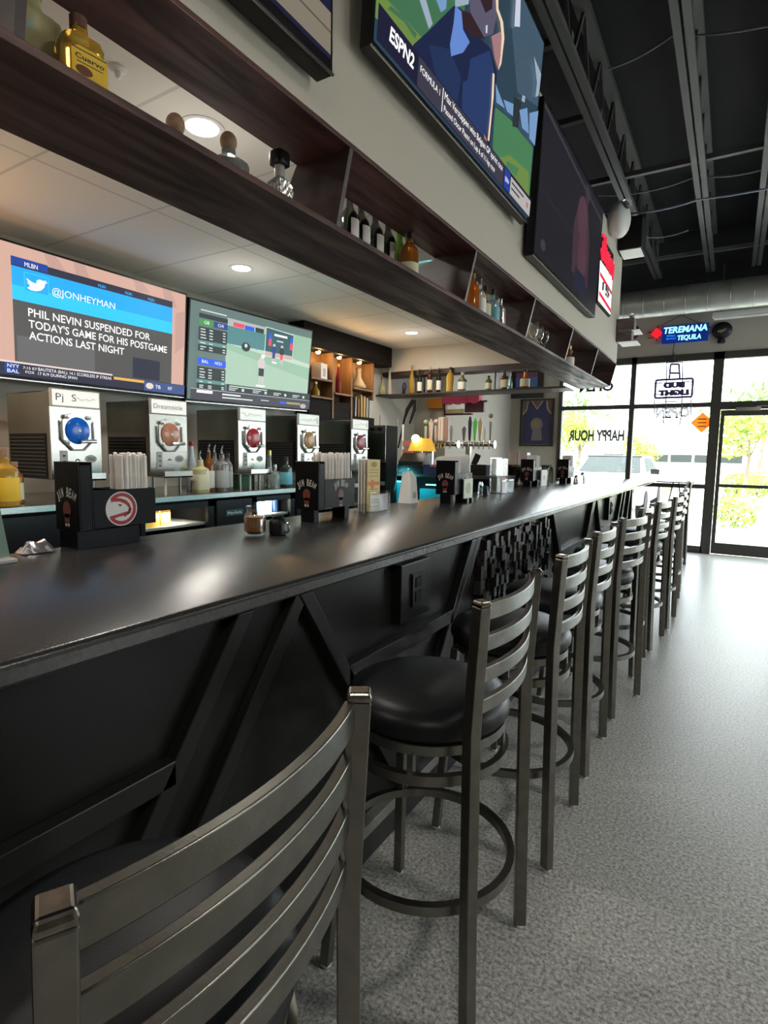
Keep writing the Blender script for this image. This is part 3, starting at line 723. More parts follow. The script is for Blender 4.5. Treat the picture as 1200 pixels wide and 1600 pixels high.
# --- back wall, left: headline
def draw_news(s):
    U = lambda u, v: (P(u, v, x=-2.55).y-(tl_r.y-1.42))/1.42
    BR = 1.35
    pink = E_('pink', (0.50, 0.31, 0.25), BR); pink2 = E_('pink2', (0.42, 0.26, 0.22), BR); blue = E_('blue', (0.02, 0.32, 0.80), BR); blue2 = E_('blue2', (0.03, 0.45, 0.92), BR); navy = E_('navy', (0.02, 0.05, 0.25), BR)
    gry = E_('grey', (0.075, 0.073, 0.072), BR); gry2 = E_('grey2', (0.11, 0.11, 0.11), BR); wh = E_('white', (0.95, 0.95, 0.95), 1.1); dk = E_('dark', (0.03, 0.03, 0.05), BR); gold = E_('gold', (0.6, 0.35, 0.08), BR); lt = E_('lt', (0.6, 0.5, 0.46), BR)
    s.rect(0, 0, 1, 1, pink)
    for u, v in ((0.30, 0.05), (0.42, 0.12), (0.70, 0.03), (0.86, 0.1)): s.poly([(u, 0), (u+0.05, 0), (u+0.09, v+0.05), (u+0.02, v+0.06)], pink2)
    s.poly([(0.94, 0.2), (1, 0.16), (1, 0.5), (0.94, 0.6)], pink2)
    a0, a1 = U(10, 420), U(263, 490)
    s.rect(a0, 0.10, a1, 0.16, dk); s.rect(a0, 0.09, a0+0.14, 0.15, navy); s.text('MLBN', a0+0.05, 0.145, 0.05, 0.035, wh)
    for u in (0.53, 0.66, 0.78): s.text('MLBN', u, 0.148, 0.035, 0.024, blue2)
    s.rect(a0, 0.16, a1, 0.41, blue); s.rect(a0, 0.30, a1, 0.41, blue2)
    bx = [(0.2187, 0.185), (0.3162, 0.185), (0.3162, 0.33), (0.2187, 0.33)]
    s.poly(bx, blue2); s.poly([(u+(0.004 if u < 0.25 else -0.004), v+(0.008 if v < 0.25 else -0.008)) for u, v in bx], blue)
    bird = [(0.10,0.80),(0.30,0.78),(0.18,0.68),(0.26,0.66),(0.10,0.52),(0.18,0.52),(0.08,0.30),(0.30,0.44),(0.48,0.48),(0.50,0.30),(0.62,0.20),(0.76,0.24),(0.90,0.18),(0.84,0.28),(0.95,0.27),(0.84,0.38),(0.80,0.58),(0.66,0.78),(0.45,0.88),(0.25,0.88)]
    s.b.m(wh); s.k += 1
    cv = (0.5, 0.55)
    for i in range(len(bird)):
        p, r = bird[i], bird[(i+1) % len(bird)]
        s.b.poly([s.at(0.2187+0.0975*a, 0.185+0.145*c) for a, c in (cv, p, r)])
    s.text('@JONHEYMAN', 0.3277, 0.305, 0.281, 0.055, wh)
    s.rect(a0, 0.41, a1, 0.90, gry); s.rect(a0+0.01, 0.68, 0.51, 0.88, gry2); s.rect(0.70, 0.70, 0.85, 0.89, dk)
    s.text('PHIL NEVIN SUSPENDED FOR', 0.2302, 0.515, 0.562, 0.062, wh, bold=0.012)
    s.text("TODAY'S GAME FOR HIS POSTGAME", 0.2302, 0.605, 0.66, 0.062, wh, bold=0.012)
    s.text('ACTIONS LAST NIGHT', 0.2302, 0.695, 0.424, 0.062, wh, bold=0.012)
    s.rect(0, 0.90, 1, 1, dk); s.rect(0, 0.885, U(172, 580), 0.90, lt); s.rect(U(1, 572), 0.90, U(22, 574), 0.985, navy)
    s.text('NYY', U(5, 573), 0.938, 0.045, 0.028, wh); s.text('BAL', U(5, 580), 0.978, 0.045, 0.028, wh); s.text('7:15 ET', U(30, 577), 0.938, 0.055, 0.02, wh); s.text('FOX', U(34, 582), 0.97, 0.035, 0.02, wh)
    s.text('BAUTISTA (BAL): 14.1 SCORELESS IP STREAK', U(54, 580), 0.938, U(171, 590)-U(54, 580), 0.026, wh); s.text('17 K/9 DURING SPAN', U(54, 586), 0.973, 0.165, 0.024, wh)
    s.rect(U(174, 590), 0.905, U(222, 592), 0.93, gold); s.rect(U(222, 595), 0.905, 1, 1, E_('navy2', (0.05, 0.08, 0.2), BR)); s.ell(U(231, 600), 0.95, 0.022, 0.03, lt); s.text('TB', U(240, 602), 0.968, 0.03, 0.035, wh); s.text('NY', U(260, 604), 0.968, 0.025, 0.035, wh)
def pq(a, b, c, d, xt, xb): return [P(*a, x=xt), P(*b, x=xt), P(*c, x=xb), P(*d, x=xb)]
tl_r, bl_r = P(290, 461, x=-2.5), P(286, 617, x=-2.6)
television([tl_r-Vector((0, 1.42, 0)), tl_r, bl_r, bl_r-Vector((0, 1.42, 0))], 'wall television showing a blue banner and a white three-line headline', draw_news, mount='wall')
# --- back wall, right: ball game
def draw_game(s):
    g1 = E_('field', (0.25, 0.40, 0.29), 1.35); g2 = E_('field2', (0.32, 0.45, 0.35), 1.35); teal = E_('teal', (0.10, 0.23, 0.22), 1.35); wallc = E_('fence', (0.08, 0.20, 0.21), 1.35); dk = E_('dark2', (0.035, 0.045, 0.05), 1.35); wh = E_('white', (0.95, 0.95, 0.95), 1.35)
    lg = E_('lg', (0.5, 0.55, 0.52), 1.35); rd = E_('rd', (0.65, 0.07, 0.12), 1.35); bl = E_('bl', (0.03, 0.10, 0.60), 1.35); gn = E_('gn', (0.06, 0.25, 0.07), 1.35); nv = E_('nv', (0.03, 0.06, 0.2), 1.35); sk = E_('skin', (0.5, 0.45, 0.45), 1.35); br = E_('board', (0.04, 0.10, 0.11), 1.35); tan = E_('tan', (0.45, 0.35, 0.32), 1.35); pl = E_('pale', (0.42, 0.52, 0.44), 1.35)
    s.rect(0, 0, 1, 1, E_('rim', (0.11, 0.16, 0.15), 1.35))
    s.rect(0.255, 0.09, 1, 0.80, g1); s.poly([(0.255, 0.42), (1, 0.62), (1, 0.80), (0.255, 0.80)], g2); s.poly([(0.255, 0.30), (0.5, 0.33), (1, 0.42), (1, 0.47), (0.255, 0.36)], pl)
    s.rect(0.255, 0.10, 0.56, 0.36, wallc); s.rect(0.255, 0.09, 0.56, 0.17, E_('haze', (0.33, 0.38, 0.36), 1.35))
    s.rect(0.30, 0.12, 0.385, 0.165, rd); s.rect(0.39, 0.125, 0.465, 0.17, bl); s.rect(0.475, 0.12, 0.545, 0.17, dk)
    for u in (0.375, 0.49): s.rect(u, 0.17, u+0.004, 0.38, teal)
    s.ell(0.405, 0.36, 0.035, 0.05, dk); s.ell(0.405, 0.345, 0.012, 0.022, lg)
    s.poly([(0.56, 0.08), (0.82, 0.10), (0.82, 0.42), (0.56, 0.42)], lg); s.poly([(0.565, 0.09), (0.815, 0.11), (0.815, 0.36), (0.565, 0.36)], br); s.poly([(0.565, 0.36), (0.815, 0.36), (0.815, 0.41), (0.565, 0.41)], tan)
    for u in (0.59, 0.785): s.rect(u, 0.15, u+0.025, 0.21, bl); s.rect(u, 0.21, u+0.025, 0.29, rd)
    s.rect(0.635, 0.14, 0.755, 0.165, wh); s.rect(0.66, 0.21, 0.72, 0.225, lg)
    for u, c in ((0.64, nv), (0.71, dk)): s.ell(u, 0.28, 0.012, 0.022, sk); s.ell(u, 0.335, 0.02, 0.05, c); s.rect(u-0.012, 0.37, u+0.012, 0.43, c if u < 0.7 else rd); s.rect(u-0.012, 0.43, u-0.004, 0.48, sk); s.rect(u+0.006, 0.43, u+0.014, 0.49, sk)
    s.rect(0.625, 0.47, 0.67, 0.485, wh)
    s.ell(0.545, 0.43, 0.016, 0.022, wh); s.ell(0.535, 0.52, 0.032, 0.075, sk); s.rect(0.515, 0.57, 0.56, 0.66, dk); s.rect(0.52, 0.66, 0.533, 0.75, sk); s.rect(0.545, 0.66, 0.558, 0.75, sk); s.rect(0.50, 0.765, 0.575, 0.785, wh)
    s.rect(0.05, 0.11, 0.25, 0.155, dk); s.rect(0.06, 0.07, 0.24, 0.082, lg)
    s.rect(0.05, 0.165, 0.15, 0.225, gn); s.rect(0.15, 0.165, 0.25, 0.225, nv); s.text('GB', 0.085, 0.21, 0.035, 0.032, wh); s.text('CHI', 0.18, 0.21, 0.04, 0.032, wh)
    s.rect(0.05, 0.245, 0.25, 0.38, dk); s.rect(0.05, 0.385, 0.25, 0.42, teal); s.rect(0.05, 0.42, 0.25, 0.49, dk)
    s.rect(0.05, 0.56, 0.25, 0.63, bl); s.text('BAL', 0.08, 0.61, 0.045, 0.034, wh); s.text('HOU', 0.17, 0.61, 0.05, 0.034, wh)
    s.rect(0.05, 0.65, 0.25, 0.78, dk); s.rect(0.05, 0.785, 0.25, 0.82, teal); s.rect(0.05, 0.82, 0.25, 0.88, dk)
    rr = random.Random(5)
    for v in (0.262, 0.29, 0.32, 0.35, 0.40, 0.44, 0.465, 0.67, 0.70, 0.73, 0.755, 0.80, 0.84, 0.86):
        s.rect(0.06, v, 0.06+0.02+rr.random()*0.02, v+0.011, lg); s.rect(0.12, v, 0.145, v+0.011, lg); s.rect(0.215, v, 0.235, v+0.011, lg)
    s.rect(0.255, 0.80, 1, 0.88, dk)
    for u in (0.27, 0.46, 0.64, 0.82): s.rect(u, 0.835, u+0.07, 0.845, lg); s.rect(u, 0.855, u+0.05, 0.865, lg); s.rect(u+0.10, 0.835, u+0.12, 0.865, lg)
    s.rect(0.27, 0.812, 0.58, 0.824, lg)
    s.rect(0, 0.885, 1, 1, E_('strip', (0.06, 0.06, 0.075), 1.35)); s.rect(0.04, 0.895, 0.15, 0.925, wh); s.rect(0, 0.885, 1, 0.889, lg); s.rect(0.22, 0.91, 0.36, 0.925, wh); s.rect(0.22, 0.945, 0.46, 0.96, lg); s.rect(0.53, 0.935, 0.6, 0.945, lg)
    s.rect(0.70, 0.93, 0.76, 0.96, bl); s.rect(0.765, 0.93, 0.90, 0.955, E_('olive', (0.3, 0.28, 0.1), 1.35)); s.ell(0.93, 0.965, 0.03, 0.03, E_('mauve', (0.4, 0.35, 0.36), 1.35))
tv2 = television([P(298, 467.5, x=-2.5), P(487.5, 518, x=-2.5), P(478, 639, x=-2.6), P(291.7, 622.5, x=-2.6)], 'wall television showing a ball player on a green field with side score tables', draw_game, mount='wall')
# --- on the bulkhead: large lit picture
def draw_golf(s):
    bt = E_('g_night', (0.025, 0.05, 0.075)); gd = E_('g_dark', (0.05, 0.15, 0.075)); lime = E_('g_lime', (0.14, 0.23, 0.055)); ls = E_('g_pale', (0.30, 0.38, 0.47)); pond = E_('g_pond', (0.17, 0.30, 0.52)); navy = E_('g_suit', (0.012, 0.018, 0.055)); navy2 = E_('g_suit2', (0.02, 0.04, 0.125)); navy3 = E_('g_suit3', (0.016, 0.03, 0.09)); shirt = E_('g_shirt', (0.12, 0.23, 0.58)); tie = E_('g_tie', (0.03, 0.015, 0.02)); fc = E_('g_face', (0.10, 0.09, 0.14)); ear = E_('g_ear', (0.34, 0.18, 0.19)); rim = E_('g_rim', (0.80, 0.62, 0.45)); hi = E_('g_white', (0.55, 0.58, 0.68)); tr = E_('g_trunk', (0.02, 0.03, 0.03)); gm = E_('g_mid', (0.06, 0.19, 0.085)); wh = E_('white', (0.95, 0.95, 0.95)); bk = E_('barblack', (0.012, 0.012, 0.035)); bk2 = E_('bargrey', (0.045, 0.04, 0.062)); haze = E_('g_haze', (0.05, 0.09, 0.13))
    s.rect(0, 0, 1, 1, bt)
    s.poly([(0.0, 0.0), (0.36, 0.0), (0.40, 0.60), (0.27, 0.90), (0, 0.90)], gd)
    s.poly([(0.70, 0.0), (1, 0), (1, 0.35), (0.80, 0.45), (0.70, 0.2)], haze)
    O = PIC_ORIGIN
    def px(*pts): return [O(570+a/4.286, b/4.286) for a, b in pts]
    for col, pts in ((lime, ((40, -60), (60, 110), (180, 240), (310, 375), (375, 250), (250, 110), (120, -30))), (gd, ((150, 60), (260, 150), (330, 260), (345, 230), (250, 110), (170, 40))),
      (ls, ((355, -20), (400, -20), (450, 160), (425, 195))), (pond, ((470, -10), (545, -10), (540, 60), (505, 85))), (ls, ((600, -60), (700, -40), (690, 30), (600, 50))),
      (navy, ((290, 380), (320, 300), (430, 200), (590, 40), (640, 60), (760, 250), (840, 330), (880, 480), (865, 700), (830, 1000), (760, 1010))), (navy3, ((420, 300), (560, 330), (640, 520), (600, 760), (480, 560))),
      (navy2, ((690, 400), (830, 340), (860, 480), (850, 700), (830, 880), (760, 930), (640, 760), (650, 560))), (navy, ((655, 420), (700, 395), (680, 540), (655, 550))),
      (shirt, ((598, 40), (640, 80), (650, 200), (695, 285), (650, 355), (570, 380), (562, 300), (588, 150))),
      (tie, ((640, 70), (700, 90), (760, 180), (795, 265), (700, 245), (650, 170))), (fc, ((690, -40), (870, -40), (885, 60), (850, 230), (790, 250), (700, 90))), (tie, ((740, -60), (850, -60), (845, 60), (800, 90))),
      (ear, ((838, 245), (900, 215), (925, 250), (910, 390), (885, 470), (860, 390))), (rim, ((868, -20), (886, -20), (886, 60), (918, 150), (926, 260), (905, 430), (885, 475), (900, 380), (908, 250), (898, 150), (872, 70))),
      (hi, ((800, 175), (812, 170), (810, 225), (800, 225))), (rim, ((846, 490), (858, 500), (852, 650), (822, 950), (812, 940), (836, 700))), (ear, ((788, 900), (806, 940), (802, 1012), (785, 960))),
      (gm, ((862, 720), (960, 800), (1115, 990), (1090, 1345), (900, 1160), (842, 1060), (852, 850))), (lime, ((862, 1065), (960, 1040), (1085, 1150), (1085, 1345), (905, 1165))), (gm, ((940, 1080), (1020, 1130), (1000, 1180), (930, 1120))),
      (pond, ((862, 560), (925, 730), (868, 690))), (pond, ((915, 670), (985, 700), (990, 790), (940, 750))), (tr, ((985, 650), (1035, 680), (1015, 860), (975, 850))), (pond, ((1022, 740), (1075, 725), (1085, 900), (1040, 860))), (pond, ((1090, 760), (1150, 745), (1125, 980), (1088, 930))),
      (hi, ((1000, -20), (1032, -20), (1025, 185), (988, 180))), (ls, ((1120, 380), (1168, 500), (1152, 640), (1128, 655), (1140, 560))), (ls, ((1040, 640), (1060, 650), (1055, 690), (1035, 680)))):
        s.poly(px(*pts), col)
    s.rect(0, 0.88, 1, 1, bk); s.rect(0.17, 0.885, 0.73, 0.995, bk2)
    s.text('ESPN2', 0.045, 0.955, 0.105, 0.05, wh, shear=0.15, bold=0.03)
    s.text('FORMULA 1', 0.18, 0.935, 0.10, 0.026, wh); s.rect(0.294, 0.89, 0.297, 0.985, wh)
    s.text('Max Verstappen wins Belgian GP sprint race', 0.305, 0.925, 0.41, 0.03, wh); s.text('Passed Oscar Piastri on Lap 6 of 11-lap race', 0.305, 0.975, 0.35, 0.026, wh)
    s.rect(0.735, 0.89, 0.785, 0.99, E_('tagblue', (0.02, 0.05, 0.3))); s.text('ESPN+', 0.742, 0.955, 0.035, 0.025, wh); s.rect(0.79, 0.90, 0.995, 0.99, E_('offwhite', (0.42, 0.40, 0.39)))
    s.rect(0.80, 0.92, 0.92, 0.93, bk2); s.rect(0.80, 0.95, 0.88, 0.96, bk2); s.rect(0.95, 0.93, 0.97, 0.96, ear)
X2 = -0.075
br_, bl_ = P(823, 338, x=X2), P(583, 72, x=X2)
tr_ = P(846, 75, x=X2)
b0 = (bl_.z+br_.z)/2
def PIC_ORIGIN(u, v):
    q = P(u, v, x=X2); k = (q.z-b0)/0.93; q = P(u, v, x=X2+0.053*max(0, k)); k = (q.z-b0)/0.855
    return (min(1, max(0, (q.y-bl_.y)/(br_.y-bl_.y))), min(1, max(0, 1-k)))
TZ = 0.855
television([Vector((X2+0.053, bl_.y, b0+TZ)), Vector((X2+0.053, br_.y, b0+TZ)), Vector((X2, br_.y, b0)), Vector((X2, bl_.y, b0))], 'large television on the bulkhead showing a man in a dark suit on grass', draw_golf, 0.040, 0.014, 0.018, mount='bulkhead')
# --- far dark one
def draw_dark(s):
    s.rect(0, 0, 1, 1, E_('d_bg', (0.014, 0.013, 0.018))); pk = E_('d_pink', (0.075, 0.035, 0.05)); pk2 = E_('d_pink2', (0.05, 0.027, 0.038)); bl = E_('d_blue', (0.014, 0.016, 0.035)); ln = E_('d_line', (0.04, 0.04, 0.045))
    s.poly([(0.55, 0.20), (0.68, 0.16), (0.78, 0.45), (0.80, 0.85), (0.50, 0.85), (0.48, 0.5)], pk2); s.ell(0.62, 0.33, 0.09, 0.17, pk); s.ell(0.66, 0.62, 0.08, 0.2, pk); s.ell(0.67, 0.10, 0.04, 0.08, pk2); s.rect(0.55, 0.78, 0.75, 0.95, bl)
    s.rect(0, 0.55, 0.5, 0.555, ln); s.ell(0.09, 0.9, 0.03, 0.04, ln); s.poly([(0.0, 0.02), (1, 0.1), (1, 0.12), (0, 0.05)], ln)
X3 = -0.085
bl3, br3 = P(834, 398, x=X3), P(929, 489, x=X3)
b3 = (bl3.z+br3.z)/2
television([Vector((X3+0.025, bl3.y, b3+0.80)), Vector((X3+0.025, br3.y, b3+0.80)), Vector((X3, br3.y, b3)), Vector((X3, bl3.y, b3))], 'dim television on the bulkhead with a faint pink figure, beyond the bright one', draw_dark, 0.05, 0.014, 0.02, mount='bulkhead')
# --- nearest one, only its lower corner in view
def draw_near(s):
    s.rect(0, 0, 1, 1, E_('n_bg', (0.012, 0.012, 0.035))); s.rect(0, 0.86, 1, 0.985, E_('n_tan', (0.20, 0.175, 0.13))); s.rect(0, 0.915, 1, 0.922, E_('n_line', (0.10, 0.08, 0.06))); s.poly([(0.9, 0.62), (0.96, 0.64), (0.96, 0.67), (0.9, 0.65)], E_('n_white', (0.3, 0.28, 0.26)))
br0 = P(516, 94, x=X2)
television([Vector((X2, br0.y-1.5, br0.z+0.86)), Vector((X2, br0.y, br0.z+0.86)), Vector((X2, br0.y, br0.z)), Vector((X2, br0.y-1.5, br0.z))], 'television at the top left of the bulkhead, only its lower corner in view', draw_near, 0.055, 0.01, 0.035, mount='bulkhead')

# ================================================================== BACK BAR
XC, ZK = -1.95, 1.118
ck = thing('bottle_cooler', 'long back-bar cooler with a steel top and lit glass doors', 'cooler', (0, 0, 0))
MB().m(STEEL).box((XB+0.005, -2.5, ZK-0.035), (XC, 4.75, ZK)).build('steel_top', ck, bevel=0.003)
b = MB().m(BLACKM)
bays = [(0.60, 1.20, 'solid'), (1.28, 1.98, 'solid'), (2.05, 2.60, 'glass'), (2.62, 2.95, 'solid'), (2.97, 3.42, 'glass'), (3.44, 3.66, 'solid'), (3.68, 4.45, 'glass')]
b.box((XB+0.005, -2.5, 0.05), (XB+0.06, 4.72, ZK-0.036)); b.box((XB+0.06, -2.5, 0.05), (XC-0.05, 1.98, ZK-0.036)); b.box((XB+0.06, 1.98, 0.05), (XC-0.05, 4.72, 0.12))
for y in (2.015, 2.61, 2.96, 3.43, 3.67, 4.60): b.box((XB+0.06, y-0.03, 0.12), (XC-0.05, y+0.03, ZK-0.036))
b.box((XB+0.06, 2.64, 0.12), (XC-0.05, 2.93, ZK-0.036)); b.box((XB+0.06, 3.46, 0.12), (XC-0.05, 3.64, ZK-0.036)); b.box((XC-0.12, 1.98, ZK-0.075), (XC-0.05, 4.72, ZK-0.036))
b.build('carcass', ck)
LINER = mat('cooler_liner', (0.62, 0.62, 0.58), 0.4)
for y0, y1, k in bays:
    if k == 'solid':
        o = MB().m(BLACK).box((XC-0.049, y0, 0.10), (XC-0.015, y1, ZK-0.05)).build('door', ck, bevel=0.004)
        if 2.6 < y0 < 2.7:
            b = MB().m(mat('plate_teal', (0.03, 0.10, 0.10), 0.35)); b.box((XC-0.015, y0+0.08, 0.955), (XC-0.012, y0+0.24, 0.995))
            b.m(WHITE).text('Perlick', (XC-0.0115, y0+0.16, 0.966), (0, 1, 0), (0, 0, 1), 0.13, 0.018, 'CENTER'); b.build('name_plate', o)
    else:
        b = MB().m(LINER); b.box((XB+0.062, y0+0.01, 0.12), (XB+0.07, y1-0.01, ZK-0.04)); b.box((XB+0.07, y0+0.01, 0.908), (XC-0.07, y1-0.01, 0.923)); b.build('shelf', ck)
        b = MB().m(BLACK); b.box((XC-0.049, y0, 0.10), (XC-0.02, y0+0.03, ZK-0.05)); b.box((XC-0.049, y1-0.05, 0.10), (XC-0.02, y1, ZK-0.05)); b.box((XC-0.049, y0, ZK-0.085), (XC-0.02, y1, ZK-0.05)); b.box((XC-0.049, y0, 0.10), (XC-0.02, y1, 0.15))
        o = b.build('glass_door', ck)
        MB().m(ACRYL).box((XC-0.04, y0+0.03, 0.15), (XC-0.036, y1-0.05, ZK-0.085)).build('door_pane', o)
        MB().m(emat('cooler_led', (1, 0.95, 0.82), 5.0)).box((XC-0.10, y0+0.04, ZK-0.083), (XC-0.075, y1-0.06, ZK-0.077)).build('led_strip', ck)
        spot_area('cooler_light', (XC-0.14, (y0+y1)/2, ZK-0.09), 0.2, 2.6, (1, 0.94, 0.8), (-0.75, 0, -0.5))
JU = mat('orange_carton', (0.85, 0.42, 0.06), 0.5); JW = mat('carton_top', (0.85, 0.78, 0.5), 0.5); JY = mat('yellow_carton', (0.75, 0.65, 0.10), 0.5)
for i, (dy, mt) in enumerate(((0.06, JY), (0.13, JU), (0.21, JU))):
    c = thing('juice_carton', ('%s juice carton on the lit cooler shelf, %s of three' % (('yellow', 'orange', 'orange')[i], ('leftmost', 'middle', 'rightmost')[i])), 'carton', (XC-0.16, 2.05+dy+0.04, 0.9235), 0, 'juice cartons in the cooler')
    MB().m(mt).box((-0.035, -0.035, 0), (0.035, 0.035, 0.10)).m(JW).box((0.0351, -0.025, 0.055), (0.0355, 0.025, 0.07)).build('box', c)
    MB().m(JW).prism([(-0.035, -0.035, 0.1), (0.035, -0.035, 0.1), (0.003, -0.035, 0.135), (-0.003, -0.035, 0.135)], (0, 0.07, 0)).build('gable_top', c)
rr = random.Random(11)
for i in range(5):
    mt = (WHITE, mat('can_blue', (0.1, 0.2, 0.5), 0.3, 0.5), WHITE, WHITE, mat('can_blue', (0.1, .2, .5)))[i]
    tag(MB().m(mt).lathe([(0.024, 0), (0.03, 0.006), (0.03, 0.11), (0.022, 0.12)], 16).build('drink_can', loc=(XC-0.16, 3.04+i*0.075, 0.9235), smooth=SM), ('%s drink can behind the second lit cooler door, number %d from the left' % ('blue' if i in (1, 4) else 'white', i+1)), 'can', 'cans behind the second cooler door')
tag(MB().m(WHITE).box((XC-0.36, 2.28, 0.9235), (XC-0.24, 2.42, 0.96)).build('foam_tray'), 'small white tub on the lit cooler shelf beside the juice cartons', 'tub')

# frozen drink machines
XM = -2.10
def slush(colour):
    r = thing('slush_machine', '', 'frozen drink machine', (XM, 0, ZK))
    w, d = 0.135, 0.45
    part_label(MB().m(STEELD).box((-d, -w, 0.115), (-0.012, w, 0.585)).build('housing', r, bevel=0.006), 'mirror-like dark steel housing')
    pr = [(-0.0125, 0.115), (-0.0095, 0.117), (-0.0062, 0.13), (-0.0035, 0.15), (-0.0015, 0.175), (-0.0003, 0.20), (0.0, 0.225), (0.0, 0.50), (-0.0125, 0.50)]
    fp = MB().m(STEEL).prism([Vector((x, -w-0.004, z)) for x, z in pr], (0, 2*w+0.008, 0)).build('front_panel', r, smooth=math.radians(20))
    LV = mat('louvre_grey', (0.06, 0.058, 0.05), 0.4, 0.4)
    for sd in (-1, 1):
        b = MB().m(BLACKM); y0, y1 = sorted((sd*w, sd*(w+0.002))); b.box((-0.43, y0, 0.12), (-0.05, y1, 0.36)); b.m(LV)
        y0, y1 = sorted((sd*(w+0.002), sd*(w+0.006)))
        for k in range(11): b.box((-0.42, y0, 0.135+k*0.02), (-0.06, y1, 0.142+k*0.02))
        b.build('side_louvre', r)
    secs = []; n = 28
    MB().m(mat('bezel_clear', (0.7, 0.7, 0.68), 0.2, 0.6)).prism([(0, 0.092*math.cos(2*PI*k/n), 0.375+0.10*math.sin(2*PI*k/n)) for k in range(n)], (0.010, 0, 0)).build('door_bezel', r, smooth=SM)
    b = MB().m(colour)
    for rad, x in ((0.068, 0.010), (0.066, 0.018), (0.05, 0.024), (0.02, 0.027)): secs.append([Vector((x, rad*math.cos(2*PI*k/n), 0.378+rad*1.08*math.sin(2*PI*k/n))) for k in range(n)])
    b.loft(secs); b.build('hopper_window', r, smooth=SM)
    MB().m(WHITEP).lathe([(0.008, 0), (0.007, 0.008), (0.002, 0.01)], 10, (0.03, 0, 0.374)).build('window_hub', r)
    b = MB().m(mat('bezel_clear', (0.7, .7, .68)))
    b.tube([(0.016, -0.085, 0.43), (0.016, -0.085, 0.33), (0.016, -0.03, 0.275), (0.016, 0.03, 0.275), (0.016, 0.085, 0.33), (0.016, 0.085, 0.43)], 0.006, 8)
    for y, z in ((-0.06, 0.45), (0.06, 0.45), (-0.06, 0.315)): b.sphere((0.018, y, z), 0.014, 6)
    b.build('door_guard', r, smooth=SM)
    MB().m(CHROME).tube([(0.035, 0.0, 0.318), (0.04, 0.03, 0.322), (0.04, 0.085, 0.322)], 0.011, 10).build('dispense_handle', r, smooth=SM)
    b = MB().m(LABG).box((0.0, -0.095, 0.165), (0.003, -0.055, 0.27)); b.m(BLACK)
    for z in (0.18, 0.21, 0.24): b.lathe([(0.007, 0), (0.007, 0.006)], 10, (0.006, -0.075, z))
    b.build('switch_plate', r)
    b = MB().m(LABG); b.prism([(0, 0.075+0.034*math.cos(2*PI*k/20), 0.225+0.022*math.sin(2*PI*k/20)) for k in range(20)], (0.002, 0, 0)); b.m(LABK).bar((0.0025, 0.055, 0.231), (0.0025, 0.095, 0.229), 0.003, 0.004).bar((0.0025, 0.055, 0.219), (0.0025, 0.095, 0.219), 0.003, 0.004)
    b.bar((0.001, -0.012, 0.215), (0.001, 0.0, 0.225), 0.003, 0.005).bar((0.001, 0.0, 0.225), (0.001, 0.012, 0.215), 0.003, 0.005); b.build('maker_badge', r)
    MB().m(STEEL).box((0.0, -0.105, 0.11), (0.09, 0.105, 0.118)).box((0.085, -0.105, 0.11), (0.09, 0.105, 0.15)).build('drip_tray', r)
    for x in (-0.40, -0.03):
        for s in (-1, 1): MB().m(STEEL).lathe([(0.011, 0), (0.011, 0.115)], 10, (x, s*0.1, 0)).build('leg', r, smooth=SM)
    MB().m(mat('white_tube', (0.75, 0.76, 0.74), 0.4)).tube([(0.045, -0.07, 0.11), (0.045, -0.07, 0.0)], 0.007, 8).build('drain_tube', r)
    return r
cols = [('blue', (0.004, 0.10, 0.48)), ('peach', (0.42, 0.18, 0.11)), ('red', (0.33, 0.02, 0.03)), ('tan', (0.38, 0.20, 0.08)), ('dark pink', (0.28, 0.05, 0.07))]
ys = [1.765, 2.36, 3.093, 3.748, 4.52]
sw = [(1.653, 1.914, 1.612, 1.705), (2.241, 2.524, 1.615, 1.71), (2.98, 3.27, 1.62, 1.715), (3.69, 3.99, 1.62, 1.70), (4.60, 4.85, 1.60, 1.69)]
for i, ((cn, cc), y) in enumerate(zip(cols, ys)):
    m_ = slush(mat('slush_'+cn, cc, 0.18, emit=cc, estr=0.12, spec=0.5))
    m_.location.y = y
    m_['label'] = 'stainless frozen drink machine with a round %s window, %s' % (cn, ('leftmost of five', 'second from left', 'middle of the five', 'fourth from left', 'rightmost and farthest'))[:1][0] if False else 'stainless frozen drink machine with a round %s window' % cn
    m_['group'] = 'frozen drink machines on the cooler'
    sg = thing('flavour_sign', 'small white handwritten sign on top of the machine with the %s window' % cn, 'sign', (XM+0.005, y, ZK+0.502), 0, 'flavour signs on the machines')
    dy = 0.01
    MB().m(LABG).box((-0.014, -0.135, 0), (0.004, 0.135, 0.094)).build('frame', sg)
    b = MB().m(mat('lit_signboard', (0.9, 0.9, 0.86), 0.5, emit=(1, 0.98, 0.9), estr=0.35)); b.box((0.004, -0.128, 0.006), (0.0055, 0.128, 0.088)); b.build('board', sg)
    b = MB().m(mat('marker', (0.12, 0.12, 0.16), 0.6))
    if i == 0: b.text('Pj  S', (0.006, -0.11, 0.032), (0, 1, 0), (0, 0, 1), 0.11, 0.038)
    elif i == 1: b.text('Dreamsicle', (0.006, -0.115, 0.034), (0, 1, 0), (0, 0, 1), 0.215, 0.03)
    rr = random.Random(i)
    if i != 1:
        y0 = 0.0 if i == 0 else -0.11
        path = [(0.0065, y0+0.1*k/11*(1.05 if i == 0 else 2.0), 0.045+rr.uniform(-0.012, 0.014)) for k in range(12)]
        b.tube(path, 0.0012, 5)
        if i in (3, 4): b.m(REDP if i == 4 else mat('marker', (0, 0, 0))).box((0.006, 0.10, 0.02), (0.0065, 0.108, 0.07))
    b.build('handwriting', sg)

